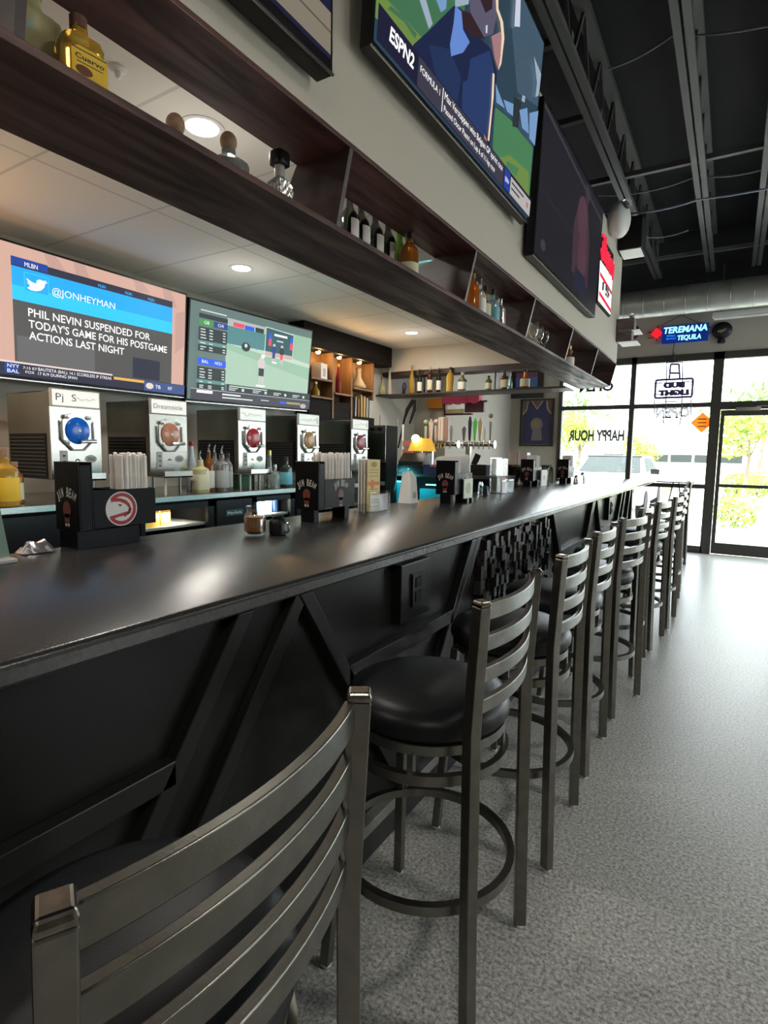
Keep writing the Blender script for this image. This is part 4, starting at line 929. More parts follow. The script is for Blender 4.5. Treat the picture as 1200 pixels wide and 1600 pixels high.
# bottles standing on the cooler
def on_cool(u, x=-2.12, v=750):
    return (x, P(u, v, x=x).y, ZK)
back_b = [(8, 700, .05, 'square', GOLD, CORK, LABY, 'gold bottle with a yellow diamond label, leftmost on the cooler', -1.99, None),
 (24, 722, .035, 'spirit', AMBER, CORK, LABC, 'amber bottle with a cork behind the gold one at the far left', -2.12, None),
 (196, 725, .03, 'spirit', mat('cream_liqueur', (0.6, 0.45, 0.3), .4), LABC, None, 'small cream coloured bottle left of the blue bottle', -2.05, None),
 (211, 712, .04, 'spirit', BLUEB, mat('grey_cap', (.35, .33, .3)), None, 'dark blue bottle on the cooler beside the first machine', -2.08, None),
 (300, 690, .036, 'tall', mat('pale_blue_frost', (0.55, 0.68, 0.75), .35), REDP, LABW, 'frosted pale blue bottle with a red cap', -2.22, None),
 (313, 712, .052, 'squat', PALE, CORK, LABC, 'stout bottle with a large cream label on the cooler', -2.05, 'pourer'),
 (327, 702, .036, 'spirit', AMBER, LABK, LABW, 'amber bottle with pourer right of the cream label bottle', -2.08, 'pourer'),
 (336, 703, .036, 'spirit', CLEARB, LABK, LABW, 'clear bottle with pourer between two taller bottles', -2.21, 'pourer'),
 (347, 702, .042, 'square', CLEARB, LABK, LABG, 'clear square bottle with grey label near the middle machine', -2.05, 'pourer'),
 (356, 708, .036, 'spirit', CLEARB, LABK, LABG, 'clear bottle next to the middle machine left side', -2.1, None),
 (421, 704, .036, 'cone', CLEARB, GOLDM, None, 'tall clear bottle right of the middle machine', -2.1, None),
 (430, 726, .030, 'squat', CLEARB, CHROME, None, 'small squat clear bottle right of the middle machine', -1.985, None),
 (447, 714, .042, 'square', mat('dark_glass', (0.03, 0.035, 0.03), 0.1), LABK, LABB, 'dark bottle with a teal label between the middle and fourth machines', -2.05, None)]
for u, vt, r, s, bd, cp, lb, t, x, cf in back_b:
    p = on_cool(u, x); h = max(0.13, P(u, vt, y=p[1]).z-ZK)
    bottle(p, min(h, 0.34), r, s, bd, cp, lb, t, 'bottles on the cooler', (0.1, 0.5), capform=cf)
tag(MB().m(mat('green_tray', (0.01, 0.08, 0.02), 0.5)).box((XM-0.30, 3.015, ZK), (XM-0.06, 3.172, ZK+0.1)).build('green_tub'), 'dark green tub under the middle frozen drink machine', 'tub')

# alcove cabinet with lit niches
al = thing('display_cabinet', 'dark wooden wall cabinet with three spot-lit niches beside the ball game television', 'cabinet', (XB, 0, 0))
A0, A1 = 4.42, 5.68
DKW = wood_material('black_brown_wood', (0.007, 0.005, 0.0045), (0.016, 0.012, 0.010), rough=0.6)
DKW.node_tree.nodes['Principled BSDF'].inputs['Specular IOR Level'].default_value = 0.1
MB().m(DKW).box((0.002, 4.30, 2.421), (0.20, 5.93, 2.645)).build('header', al)
MB().m(TAN).box((0.002, A0, 1.55), (0.015, A1, 2.42)).build('back_panel', al)
for y, m0 in ((A0-0.02, DKW), (4.79, TAN), (5.13, TAN), (5.56, TAN)): MB().m(m0).box((0.002, y, 1.75 if y < 5.5 else 2.0), (0.17, y+0.025, 2.42)).build('upright', al)
for y0, y1, z in ((A0, 4.79, 2.135), (A0, 4.79, 1.955), (4.815, 5.13, 2.02), (5.155, 5.56, 2.11)): MB().m(TAN).box((0.015, y0, z-0.018), (0.19, y1, z)).build('niche_shelf', al)
MB().m(DKW).box((0.015, A0, 1.2), (0.16, 5.12, 1.93)).box((0.015, 5.12, 1.2), (0.16, 5.62, 1.80)).build('lower_panel', al)
for y in (4.60, 4.96, 5.34):
    s_ = thing('niche_spotlight', 'small bright spotlight over the %s cabinet niche' % {4.60: 'left', 4.96: 'middle', 5.34: 'right'}[y], 'spotlight', (XB+0.13, y, 2.4195), 0, 'cabinet spotlights')
    MB().m(CHROME).lathe([(0.032, 0), (0.032, -0.012), (0.026, -0.018)], 16).build('housing', s_, smooth=SM)
    MB().m(emat('warm_bulb', (1.0, 0.72, 0.36), 16)).sphere((0, 0, -0.0195), 0.026, 8, (1, 1, 0.7)).build('bulb', s_, smooth=SM)
    point('niche_lamp', (XB+0.16, y, 2.375), 3.6, (1, 0.60, 0.25), 0.025)
bx = thing('gift_box', 'white boxed bottle in the upper left niche', 'box', (XB+0.10, 4.66, 2.1355), 0.2)
MB().m(WHITE).box((-0.055, -0.07, 0), (0.055, 0.07, 0.16)).m(mat('box_grey', (0.5, 0.45, 0.42), 0.5)).box((0.0552, -0.03, 0.03), (0.056, 0.03, 0.11)).build('carton', bx)
bottle((XB+0.11, 4.58, 1.9555), 0.15, 0.05, 'round', GOLD, GOLDM, None, 'rounded golden bottle in the lower left niche', 'bottles in the lit cabinet')
bottle((XB+0.12, 4.96, 2.0205), 0.31, 0.032, 'tall', RED, GOLDM, None, 'tall red-brown bottle in the middle niche', 'bottles in the lit cabinet')
q = (XB+0.12, 5.34, 2.1105)
tag(MB().m(mat('pale_decanter', (0.75, 0.6, 0.36), 0.12, trans=0.5)).lathe([(0.05, 0), (0.085, 0.01), (0.09, 0.03), (0.03, 0.13), (0.026, 0.19), (0.038, 0.225), (0.036, 0.225), (0.022, 0.19)], 22).build('decanter', loc=q, smooth=SM), 'pale bell-shaped decanter in the right niche', 'decanter')
tag(MB().m(BROWN).sphere((0, 0, 0.045), 0.045, 8).build('round_flask', loc=(XB+0.07, 5.22, 2.1105), smooth=SM), 'small dark round flask beside the bell-shaped decanter', 'flask')
rr = random.Random(4)
for i, (u0, cm) in enumerate(((556, BLACKM), (562, LABG), (567, CORK), (572, mat('paper_tan', (0.62, 0.42, 0.16), 0.6)), (576, mat('paper_tan', (.6, .4, .1))), (582, LABG), (586, LABG))):
    y = 5.195+0.058*i
    tag(MB().m(cm).box((-0.07, -0.008, 0), (0.02, 0.010, 0.22+rr.uniform(-.03, .03)), Matrix.Rotation(rr.uniform(-.05, .05), 3, 'X')).build('menu_folder', loc=(XB+0.13, y, 1.802)), 'upright menu folder below the right niche, number %d from the left' % (i+1), 'folder', 'menu folders below the cabinet')

# ================================================================== FAR SERVICE COUNTER
TEAL = mat('teal_lit_steel', (0.02, 0.42, 0.50), 0.35, 0.2)
fc = thing('service_counter', 'low counter with turquoise lit front at the far end of the bar', 'counter', (0, 0, 0))
MB().m(mat('dark_counter', (0.03, 0.028, 0.026), 0.4)).box((XB+0.01, 5.30, 1.155), (-1.0, 5.86, 1.185)).build('top', fc)
MB().m(BLACKM).box((XB+0.01, 5.55, 0), (-1.0, 5.85, 1.155)).build('body', fc)
b = MB().m(TEAL); b.box((-2.55, 5.42, 0.7), (-2.33, 5.54, 1.10)); b.box((-2.31, 5.38, 0.7), (-2.02, 5.54, 1.10)); b.box((-1.93, 5.45, 0.7), (-1.62, 5.54, 1.02)); b.box((-1.60, 5.42, 0.7), (-1.2, 5.54, 0.93)); b.build('teal_panel', fc)
b = MB().m(emat('cyan_led', (0.25, 1.0, 1.0), 4.0))
for k in range(11): b.box((-2.30+k*0.026, 5.365, 1.085), (-2.285+k*0.026, 5.372, 1.098))
for k in range(7): b.box((-1.85+k*0.026, 5.435, 1.06), (-1.835+k*0.026, 5.442, 1.073))
b.build('led_row', fc)
spot_area('cyan_lamp', (-2.1, 5.15, 1.12), 0.25, 3.2, (0.15, 0.9, 1.0), (0, 1, -0.35))
ZQ = 1.1855
q = P(650, 715, y=5.45)
cr = thing('cash_register', 'black cash register under the yellow lamp', 'cash register', (q.x, 5.42, ZQ))
MB().m(BLACK).box((-0.16, -0.12, 0), (0.16, 0.12, 0.09)).build('drawer', cr, bevel=0.005)
MB().m(BLACK).prism([(-0.15, -0.10, 0.09), (-0.15, 0.10, 0.09), (-0.15, 0.10, 0.22), (-0.15, 0.02, 0.22), (-0.15, -0.09, 0.13)], (0.30, 0, 0)).build('body', cr)
b = MB().m(LABG); b.box((-0.02, -0.121, 0.04), (0.0, -0.119, 0.055)); b.build('lock', cr)
lp = thing('table_lamp', 'lamp with a mustard yellow shade and a glowing bulb', 'lamp', (P(650, 690, y=5.46).x, 5.60, ZQ))
MB().m(CHROME).lathe([(0.05, 0), (0.05, 0.01), (0.008, 0.02), (0.008, 0.30)], 16).build('base', lp, smooth=SM)
MB().m(mat('mustard_shade', (0.75, 0.42, 0.04), 0.6, emit=(0.85, 0.45, 0.05), estr=0.35)).lathe([(0.155, 0.24), (0.156, 0.242), (0.105, 0.38), (0.104, 0.378)], 26).build('lamp_shade', lp, smooth=SM)
MB().m(emat('bulb_glow', (1, 0.9, 0.65), 9)).sphere((0.0, -0.15, 0.375), 0.045, 10).build('bulb', lp, smooth=SM)
un = thing('glass_washer', 'steel cabinet with dark glass front and three oval vents by the last drink machine', 'cabinet', (P(590, 690, y=5.0).x-0.02, 5.05, 0))
MB().m(BLACKM).box((-0.16, -0.115, 1.30), (0.16, 0.12, 1.68)).m(STEEL).box((-0.16, -0.121, 1.60), (0.16, -0.115, 1.68)).box((-0.16, -0.121, 1.30), (-0.14, -0.115, 1.60)).box((0.14, -0.121, 1.30), (0.16, -0.115, 1.60)).box((-0.14, -0.121, 1.30), (0.14, -0.115, 1.335)).build('housing', un)
MB().m(mat('dark_glass_front', (0.03, 0.04, 0.03), 0.1)).box((-0.14, -0.124, 1.335), (0.14, -0.116, 1.60)).build('glass_front', un)
b = MB().m(BLACK)
for k in (-0.09, 0, 0.09): b.prism([(k+0.032*math.cos(2*PI*j/16), -0.123, 1.642+0.017*math.sin(2*PI*j/16)) for j in range(16)], (0, 0.006, 0))
b.build('vent', un)
MB().m(BLACKM).box((-0.16, -0.1, 0), (0.16, 0.12, 1.30)).build('stand', un)
for u, vt in ((595, 649), (621, 656)):
    p = P(u, 668, y=5.3)
    tag(MB().m(LABG).tube([(0, 0, -0.5), (0, 0, P(u, vt, y=5.3).z-p.z)], 0.011, 8).build('steel_rod', loc=(p.x, 5.29, p.z)), 'thin grey rod standing %s' % ('above the steel cabinet' if u < 600 else 'left of the yellow lamp'), 'rod')
for k, (u, v0, v1, rr_) in enumerate(((612, 684, 716, .05), (622, 684, 712, .03))):
    p = P(u, v1, y=5.5); h = P(u, v0, y=5.5).z-p.z
    tag(MB().m(STEEL).lathe([(rr_*.8, 0), (rr_, h*.98), (rr_*.9, h)], 18).build('shaker', loc=(p.x, 5.42, ZQ), smooth=SM), 'steel shaker cup, %s, left of the cash register' % ('wider' if k == 0 else 'slimmer'), 'shaker', 'steel shaker cups')
p = P(597, 725, y=5.35)
tag(MB().m(mat('maroon', (0.12, 0.01, 0.03), 0.5)).lathe([(0.030, 0), (0.036, 0.12), (0.034, 0.12)], 18).build('maroon_cup', loc=(p.x, 5.352, ZQ), smooth=SM), 'maroon tumbler left of the cash register', 'tumbler')
# black bent-arm figure hanging under the crosswise shelf
p0, p1, p2, p3 = P(646, 625, y=5.95), P(632, 655, y=5.95), P(622, 700, y=5.95), P(640, 662, y=5.95)
b = MB().m(BLACK); b.tube([p0, p0.lerp(p1, .5)+Vector((-.02, 0, 0)), p1, p2], [.026, .024, .014, .009], 10); b.tube([p0+Vector((.03, 0, 0)), P(648, 640, y=5.95), p3], [.022, .022, .010], 10)
tag(b.build('lamp_arm', smooth=SM), 'black bent double arm hanging below the crosswise shelf', 'lamp arm')
p = P(646, 690, y=5.83)
rk = thing('card_rack', 'white framed rack with red cards behind the yellow lamp', 'rack', (p.x, 5.78, ZQ))
MB().m(WHITEP).box((-0.13, 0, 0), (-0.115, 0.02, 0.55)).box((0.115, 0, 0), (0.13, 0.02, 0.4)).build('frame', rk)
MB().m(mat('salmon_card', (0.6, 0.2, 0.15), 0.6)).box((-0.115, 0, 0.30), (0.115, 0.015, 0.36)).box((-0.115, 0, 0.20), (0.0, 0.015, 0.26)).m(LABY).box((0.03, 0, 0.36), (0.07, 0.015, 0.43)).build('card', rk)
# white dome dispenser, napkin stack, printer
p = P(697, 712, y=5.45)
tag(MB().m(mat('dome_white', (0.85, 0.87, 0.9), 0.3)).prism([(-0.1, 0, 0), (0.1, 0, 0)]+[(0.1*math.cos(a), 0, 0.10+0.09*math.sin(a)) for a in [PI*k/12 for k in range(13)]], (0, 0.12, 0)).build('dome_dispenser', loc=(p.x-0.03, 5.40, ZQ), smooth=SM), 'white arched dispenser behind the third caddy', 'dispenser')
p = P(676, 716, y=5.4)
for k in range(3):
    tag(MB().m(WHITE).box((-0.035, -0.02, 0), (0.035, 0.02, 0.09+0.03*k), Matrix.Rotation(0.15*(k-1), 3, 'Y')).build('receipt_bundle', loc=(p.x-0.03+0.05*k, 5.48+0.05*k, ZQ+0.003)), 'white paper bundle %s right of the cash register' % ('leaning left', 'in the middle', 'leaning right')[k], 'paper', 'paper bundles by the register')
bk = tag(MB().m(mat('navy_box', (0.02, 0.02, 0.09), 0.5)).box((-0.10, -0.05, 0), (0.07, 0.05, 0.10)).m(mat('salmon_card', (.6, .2, .1))).box((-0.02, -0.052, 0.08), (0.05, 0.02, 0.102)).build('card_box', loc=(P(675, 728, y=5.38).x+0.045, 5.335, ZQ)), 'navy box with an orange tab right of the cash register', 'box')
p = P(751, 738, y=5.5)
pr = thing('receipt_printer', 'black receipt printer with lid up behind the napkins', 'printer', (p.x, 5.5, ZQ))
MB().m(BLACK).box((-0.08, -0.08, 0), (0.09, 0.1, 0.11)).box((-0.06, -0.081, 0.06), (0.06, -0.079, 0.08)).build('body', pr, bevel=0.006)
MB().m(BLACK).box((-0.09, 0.0, 0.10), (-0.03, 0.02, 0.22), Matrix.Rotation(0.4, 3, 'Y')).build('lid', pr)

# beer taps
def taps(x0, x1, z, y, handles, label):
    t = thing('beer_tap_tower', label, 'beer tap', ((x0+x1)/2, y, 0))
    cx = (x0+x1)/2
    MB().m(mat('rose_steel', (0.55, 0.47, 0.42), 0.3, 1.0)).tube([(x0-cx, 0, z), (x1-cx, 0, z)], 0.024, 16).build('pipe', t, smooth=SM)
    MB().m(CHROME).tube([(x1-cx-0.008, 0, z), (x1-cx+0.01, 0, z)], 0.042, 18).build('end_flange', t, smooth=SM)
    MB().m(STEEL).box(((x0-cx)*0.55-0.025, -0.02, 1.1855), ((x0-cx)*0.55+0.025, 0.02, z-0.0235)).build('support_post', t)
    for u, vt, w, col, sh_ in handles:
        p = P(u, 690, y=y-0.04); top = P(u, vt, y=y-0.04).z
        mt = mat('tap_%s' % str(col), col, 0.35)
        x = p.x-cx
        f = MB().m(CHROME).tube([(x, -0.01, z), (x, -0.06, z), (x, -0.075, z-0.05)], [0.012, 0.011, 0.007], 8).tube([(x, -0.045, z), (x, -0.045, z+0.045)], 0.008, 8).build('faucet', t, smooth=SM)
        b = MB().m(mt); zz = z+0.04; H_ = top-zz
        if sh_ == 'paddle': b.prism([(x-w*.4, -0.05, zz), (x+w*.4, -0.05, zz), (x+w, -0.05, zz+H_*.8), (x, -0.05, top), (x-w, -0.05, zz+H_*.8)], (0, 0.018, 0))
        elif sh_ == 'block': b.box((x-w, -0.06, zz), (x+w, -0.03, top))
        elif sh_ == 'ball': b.lathe([(w*.4, 0), (w*.6, H_*.6), (w*.5, H_*.7)], 10, (x, -0.045, zz)).sphere((x, -0.045, top-w), w, 8)
        else: b.lathe([(w*.5, 0), (w*.8, H_*.3), (w, H_*.75), (w*.5, H_)], 12, (x, -0.045, zz))
        b.build('tap_handle', f, smooth=SM)
    return t
zt = P(690, 694, y=5.83).z
taps(P(662, 694, y=5.83).x, P(715, 694, y=5.83).x, zt, 5.83,
  [(665, 656, .028, (0.45, 0.5, 0.35), 'ball'), (673, 654, .026, (0.62, 0.5, 0.42), 'paddle'), (681, 655, .030, (0.60, 0.48, 0.40), 'ball'), (687, 652, .014, (0.65, 0.55, 0.48), 'block'), (691, 652, .014, (0.75, 0.68, 0.6), 'block'), (697, 653, .032, (0.36, 0.22, 0.19), 'block'), (705, 665, .02, (0.30, 0.28, 0.25), 'cone')], 'left beer tap rail with wooden and pink handles')
taps(P(721, 695, y=5.83).x, P(772, 696, y=5.83).x, zt, 5.83,
  [(725, 666, .024, (0.12, 0.10, 0.10), 'paddle'), (734, 651, .022, (0.03, 0.03, 0.05), 'cone'), (742, 653, .026, (0.10, 0.50, 0.08), 'paddle'), (750, 653, .024, (0.40, 0.30, 0.14), 'paddle'), (757, 668, .02, (0.7, 0.7, 0.66), 'cone'), (766, 646, .026, (0.25, 0.22, 0.2), 'ball')], 'right beer tap rail with a bright green handle')

# small wall shelf with a pink cloth, frames on the far wall
ws = thing('wall_shelf', 'open maroon wall box shelf left of the framed jersey', 'shelf', (0, 6.85, 0))
a, c = P(695, 628, y=6.85), P(738, 648, y=6.85)
MR = mat('maroon_wood', (0.10, 0.02, 0.035), 0.5)
MB().m(MR).box((a.x, -0.02, c.z), (c.x, 0.04, c.z+0.02)).box((a.x, -0.02, a.z-0.02), (c.x+0.2, 0.04, a.z)).box((a.x, -0.02, c.z), (a.x+0.02, 0.04, a.z)).box((c.x-0.1, -0.02, c.z+0.03), (c.x+0.16, 0.04, a.z-0.02)).build('frame', ws)
tag(MB().m(mat('pale_yellow_roll', (0.6, 0.55, 0.25), 0.6)).box((a.x+0.03, 6.82, c.z+0.0205), (c.x-0.12, 6.88, c.z+0.075)).build('yellow_packet'), 'pale yellow packet lying in the maroon wall shelf', 'packet')
b = MB().m(mat('pink_cloth', (0.75, 0.10, 0.22), 0.8)); n = 14
top = [Vector((a.x-0.02+(c.x+0.12-a.x)*k/n, 6.81, a.z+0.10+0.012*math.sin(k*1.7))) for k in range(n+1)]
bot = [Vector((a.x-0.02+(c.x+0.12-a.x)*k/n, 6.80, a.z-0.01-0.03*abs(math.sin(k*0.9)))) for k in range(n+1)]
for k in range(n): b.prism([top[k], top[k+1], bot[k+1], bot[k]], (0, 0.11, 0))
tag(b.build('pink_cloth'), 'pink cloth draped over the maroon wall shelf', 'cloth')
a2, c2 = P(670, 624, y=6.85), P(693, 638, y=6.85)
tag(MB().m(mat('orange_box', (0.65, 0.25, 0.02), 0.5)).box((a2.x, 6.80, c2.z), (c2.x, 6.895, a2.z)).build('orange_box'), 'orange box fixed on the dark wall left of the pink cloth', 'box')

def framed(name, x0, x1, z0, z1, y, label, cat, draw):
    t = thing(name, label, cat, (0, y, 0))
    b = MB().m(mat('black_frame', (0.03, 0.018, 0.015), 0.4)); w = 0.022
    b.box((x0, -0.025, z0), (x1, 0.03, z0+w)); b.box((x0, -0.025, z1-w), (x1, 0.03, z1)); b.box((x0, -0.025, z0+w), (x0+w, 0.03, z1-w)); b.box((x1-w, -0.025, z0+w), (x1, 0.03, z1-w)); b.build('frame', t)
    draw(t, x0+w, x1-w, z0+w, z1-w); return t
def draw_jersey(t, x0, x1, z0, z1):
    MB().m(mat('jersey_mount', (0.22, 0.13, 0.09), 0.7)).box((x0, 0.0, z0), (x1, 0.02, z1)).build('mount_board', t)
    W_, H_ = x1-x0, z1-z0; X = lambda u: x0+u*W_; Z = lambda v: z0+v*H_
    pts = [(0.03, 0.02), (0.97, 0.02), (0.96, 0.68), (0.84, 0.78), (0.80, 0.98), (0.68, 0.99), (0.5, 0.79), (0.32, 0.99), (0.20, 0.98), (0.16, 0.78), (0.04, 0.68)]
    MB().m(mat('royal_blue_fabric', (0.015, 0.015, 0.12), 0.6, noise=0.15, nscale=12, bump=0.1, bscale=30)).prism([Vector((X(u), -0.004, Z(v))) for u, v in pts], (0, 0.004, 0)).build('jersey', t)
    b = MB().m(mat('cream_binding', (0.62, 0.55, 0.42), 0.7))
    for q in ([(0.32, 0.985), (0.5, 0.80), (0.68, 0.985)], [(0.20, 0.98), (0.16, 0.79), (0.04, 0.69)], [(0.80, 0.98), (0.84, 0.79), (0.96, 0.69)]): b.tube([Vector((X(u), -0.007, Z(v))) for u, v in q], 0.010, 6)
    b.build('binding', t)
    b = MB().m(mat('jersey_print', (0.30, 0.26, 0.27), 0.6)); yy = -0.006
    b.prism([Vector((X(0.5+0.20*math.cos(a)), yy, Z(0.46+0.15*math.sin(a)))) for a in [2*PI*k/20 for k in range(20)]], (0, 0.002, 0)); b.prism([Vector((X(u), yy, Z(v))) for u, v in ((0.34, 0.10), (0.70, 0.10), (0.66, 0.34), (0.38, 0.34))], (0, 0.002, 0))
    b.m(mat('jersey_gold', (0.45, 0.30, 0.14), 0.6)).prism([Vector((X(0.48+0.13*math.cos(a)), yy-0.001, Z(0.47+0.07*math.sin(a)))) for a in [2*PI*k/16 for k in range(16)]], (0, 0.002, 0)); b.build('print', t)
    MB().m(glass_pane('frame_glazing', (0.95, 0.95, 0.95), 0.02)).box((x0, -0.018, z0), (x1, -0.015, z1)).build('glazing', t)
framed('framed_jersey', -2.145, -1.585, 1.55, 2.33, YF-0.032, 'framed blue sleeveless jersey on the beige wall left of the window', 'framed jersey', draw_jersey)
def draw_pic(t, x0, x1, z0, z1):
    MB().m(mat('dark_print', (0.03, 0.03, 0.04), 0.3)).box((x0, 0, z0), (x1, 0.02, z1)).m(mat('blue_print', (0.12, 0.2, 0.5), 0.4)).box((x0+0.05, -0.003, z0+0.16), (x1-0.08, 0, z0+0.32)).m(mat('mauve_print', (0.25, 0.1, 0.16), 0.5)).box((x0+0.05, -0.003, z0+0.32), (x1-0.08, 0, z0+0.40)).build('picture', t)
framed('picture_frame', -2.32, -1.78, 2.352, 2.85, YF-0.032, 'dark framed picture with blue areas, half hidden by the crosswise shelf', 'picture', draw_pic)

# ================================================================== THINGS ON THE BAR TOP
CAD = mat('caddy_black', (0.005, 0.005, 0.006), 0.30, spec=0.10)
RED_ = mat('seal_red', (0.11, 0.025, 0.02), 0.5); LOGOW = mat('logo_grey_white', (0.42, 0.40, 0.38), 0.5)
def beam_logo(b, o, ux, uy, s):
    # arched two-word name over a wax seal
    o = Vector(o); ux = Vector(ux); uy = Vector(uy)
    word = 'JIM BEAM'; R = 0.105*s; b.m(LOGOW)
    for i, ch in enumerate(word):
        if ch == ' ': continue
        a = math.radians(27-i*54/7); c = o+(-ux*math.sin(a)+uy*math.cos(a))*R-uy*R*0.80
        tx = ux*math.cos(a)+uy*math.sin(a); ty = -ux*math.sin(a)+uy*math.cos(a)
        b.text(ch, c, tx, ty, (0.005 if ch == 'I' else 0.0125)*s, 0.030*s*(0.45+0.65*math.cos(a*1.8)), 'CENTER', bold=0.03)
    b.m(RED_); b.poly([o+ux*0.024*s*math.cos(2*PI*k/18)+uy*(-0.025*s+0.03*s*math.sin(2*PI*k/18)) for k in range(18)])
    b.poly([o+ux*x*s+uy*z*s for x, z in ((-0.016, -0.04), (0.016, -0.04), (0.014, -0.075), (-0.014, -0.075))])
    b.m(LOGOW)
    for k in (-1, 1): b.poly([o+ux*(k*0.008*s+0.006*s*math.cos(2*PI*q/10))+uy*(-0.078*s+0.008*s*math.sin(2*PI*q/10)) for q in range(10)])
def hawk_logo(b, o, ux, uy, R):
    o = Vector(o); ux = Vector(ux); uy = Vector(uy); n = ux.cross(uy).normalized()
    wh = mat('logo_white', (0.72, 0.71, 0.68), 0.5); rd = mat('logo_red', (0.36, 0.015, 0.02), 0.5)
    pt = lambda x, y, k: o+ux*x*R+uy*y*R+n*(0.0004*k)
    circ = lambda r, k, a0=0, a1=360, m=40: [pt(r*math.cos(math.radians(a0+(a1-a0)*i/m)), r*math.sin(math.radians(a0+(a1-a0)*i/m)), k) for i in range(m+1)]
    b.m(wh); b.poly(circ(1.0, 0)[:-1])
    b.m(rd)
    out = circ(0.93, 1, -140, 138, 44); inn = circ(0.72, 1, -150, 150, 44)
    for i in range(44): b.poly([out[i], out[i+1], inn[i+1], inn[i]])
    b.poly([pt(*p, 1.5) for p in ((-0.69, 0.62), (-0.55, 0.44), (-0.1, 0.42), (0.30, 0.22), (0.48, -0.02), (0.40, -0.20), (0.62, -0.05), (0.52, 0.25), (0.30, 0.48), (0.0, 0.60), (-0.35, 0.66))])
    b.poly([pt(*p, 1.5) for p in ((0.40, -0.20), (0.46, -0.02), (0.62, -0.05), (0.56, -0.28), (0.30, -0.42))])
    b.poly([pt(*p, 1.5) for p in ((-0.72, -0.60), (-0.78, -0.40), (-0.15, -0.28), (0.36, -0.18), (0.50, -0.30), (0.18, -0.50), (0.10, -0.42), (-0.20, -0.46))])
    b.poly([pt(*p, 2) for p in ((-0.25, 0.28), (0.02, 0.26), (-0.02, 0.16), (-0.14, 0.14))])
def caddy(loc, label, hawk=False, L=0.30):
    t = thing('napkin_caddy', label, 'caddy', loc, 0, 'caddies on the bar top')
    if hawk: MB().m(CAD).box((-0.05, 0.0, 0), (0.055, L-0.06, 0.059)).build('foot', t)
    else:
        for y0 in (0.0, L-0.05): MB().m(CAD).box((-0.035, y0, 0), (0.045, y0+0.035, 0.059)).build('foot', t)
    b = MB().m(CAD); b.box((-0.07, 0, 0.06), (0.07, 0.006, 0.29)); b.box((-0.07, 0.044, 0.06), (0.07, 0.05, 0.29)); b.box((-0.07, 0.006, 0.06), (-0.064, 0.044, 0.29)); b.box((0.064, 0.006, 0.06), (0.07, 0.044, 0.28)); b.box((-0.064, 0.006, 0.06), (0.064, 0.044, 0.07))
    b.build('napkin_tower', t, bevel=0.0015)
    z1 = 0.195 if hawk else 0.205
    b = MB().m(CAD); b.box((0.064, 0.05, 0.065), (0.07, L, z1)); b.box((-0.07, 0.05, 0.065), (-0.064, L, z1)); b.box((-0.064, L-0.006, 0.065), (0.064, L, z1)); b.box((-0.064, 0.05, 0.065), (0.064, L-0.006, 0.072)); b.box((-0.064, L*0.5, 0.072), (0.064, L*0.5+0.005, z1))
    b.build('straw_pocket', t, bevel=0.0015)
    b = MB(); beam_logo(b, (0, -0.0008, 0.155), (1, 0, 0), (0, 0, 1), 0.95); b.build('end_logo', t, fix=False)
    b = MB()
    if hawk: hawk_logo(b, (0.0708, 0.152, 0.127), (0, 1, 0), (0, 0, 1), 0.060)
    else: beam_logo(b, (0.0708, 0.18, 0.150), (0, 1, 0), (0, 0, 1), 0.95)
    b.build('front_logo', t, fix=False)
    return t
def straws(loc, n, ya, yb, h, text, group, seed=1, tilt=0.05):
    rr = random.Random(seed); m0 = mat('wrapped_straw', (0.78, 0.74, 0.69), 0.6, noise=0.08, nscale=50); o0 = None
    me = None
    for k in range(n):
        col = k % max(1, (n+2)//3); row = k//max(1, (n+2)//3)
        nc = max(2, (n+2)//3)
        y = ya+(yb-ya)*col/(nc-1); x = 0.045-0.03*row
        if o0 is None:
            o0 = MB().m(m0).lathe([(0.003, 0), (0.0062, 0.002), (0.0062, h), (0.003, h+0.002)], 8).build('wrapped_straw', smooth=SM); o = o0
        else:
            o = o0.copy(); C.objects.link(o)
        o.location = (loc[0]+x, loc[1]+y, loc[2]); o.rotation_euler = (rr.uniform(-tilt, tilt)*0.5, rr.uniform(-tilt, tilt)*0.4, 0)
        o.scale = (1, 1, rr.uniform(0.97, 1.02))
        tag(o, text, 'straw', group)
def napkins(loc, n, ya, yb, w, h, text, group, seed=1):
    rr = random.Random(seed); o0 = None
    for k in range(n):
        if o0 is None: o0 = MB().m(WHITE).box((-w/2, -0.0025, 0.001), (w/2, 0.0025, h)).build('paper_napkin', bevel=0.002); o = o0
        else: o = o0.copy(); C.objects.link(o)
        o.location = (loc[0], loc[1]+ya+(yb-ya)*k/max(1, n-1), loc[2]); o.rotation_euler = (0.02, 0, 0); o.scale = (1, 1, rr.uniform(0.90, 1.0))
        tag(o, text, 'napkin', group)
c1 = (-0.93, 1.045, ZB); caddy(c1, 'black bar caddy with a round red bird emblem and straws, nearest on the bar', True, 0.29)
straws((c1[0], c1[1], ZB+0.073), 30, 0.175, 0.27, 0.245, 'white paper-wrapped straw in the caddy with the round red emblem', 'straws in the nearest caddy', 2)
c2 = (-0.76, 2.09, ZB); caddy(c2, 'black bar caddy with arched white lettering, left of the yellow menus')
straws((c2[0], c2[1], ZB+0.073), 36, 0.07, 0.285, 0.255, 'white paper-wrapped straw in the caddy left of the yellow menus', 'straws in the second caddy', 3)
c3 = (-0.69, 3.47, ZB); caddy(c3, 'black bar caddy with arched lettering between the paper tent and the shakers')
napkins((c3[0], c3[1], ZB+0.073), 7, 0.066, 0.128, 0.11, 0.265, 'tall white napkin in the third caddy', 'napkins in the third caddy', 4)
napkins((c3[0], c3[1], ZB+0.073), 5, 0.172, 0.282, 0.11, 0.26, 'white napkin at the right of the third caddy', 'right napkins in the third caddy', 5)
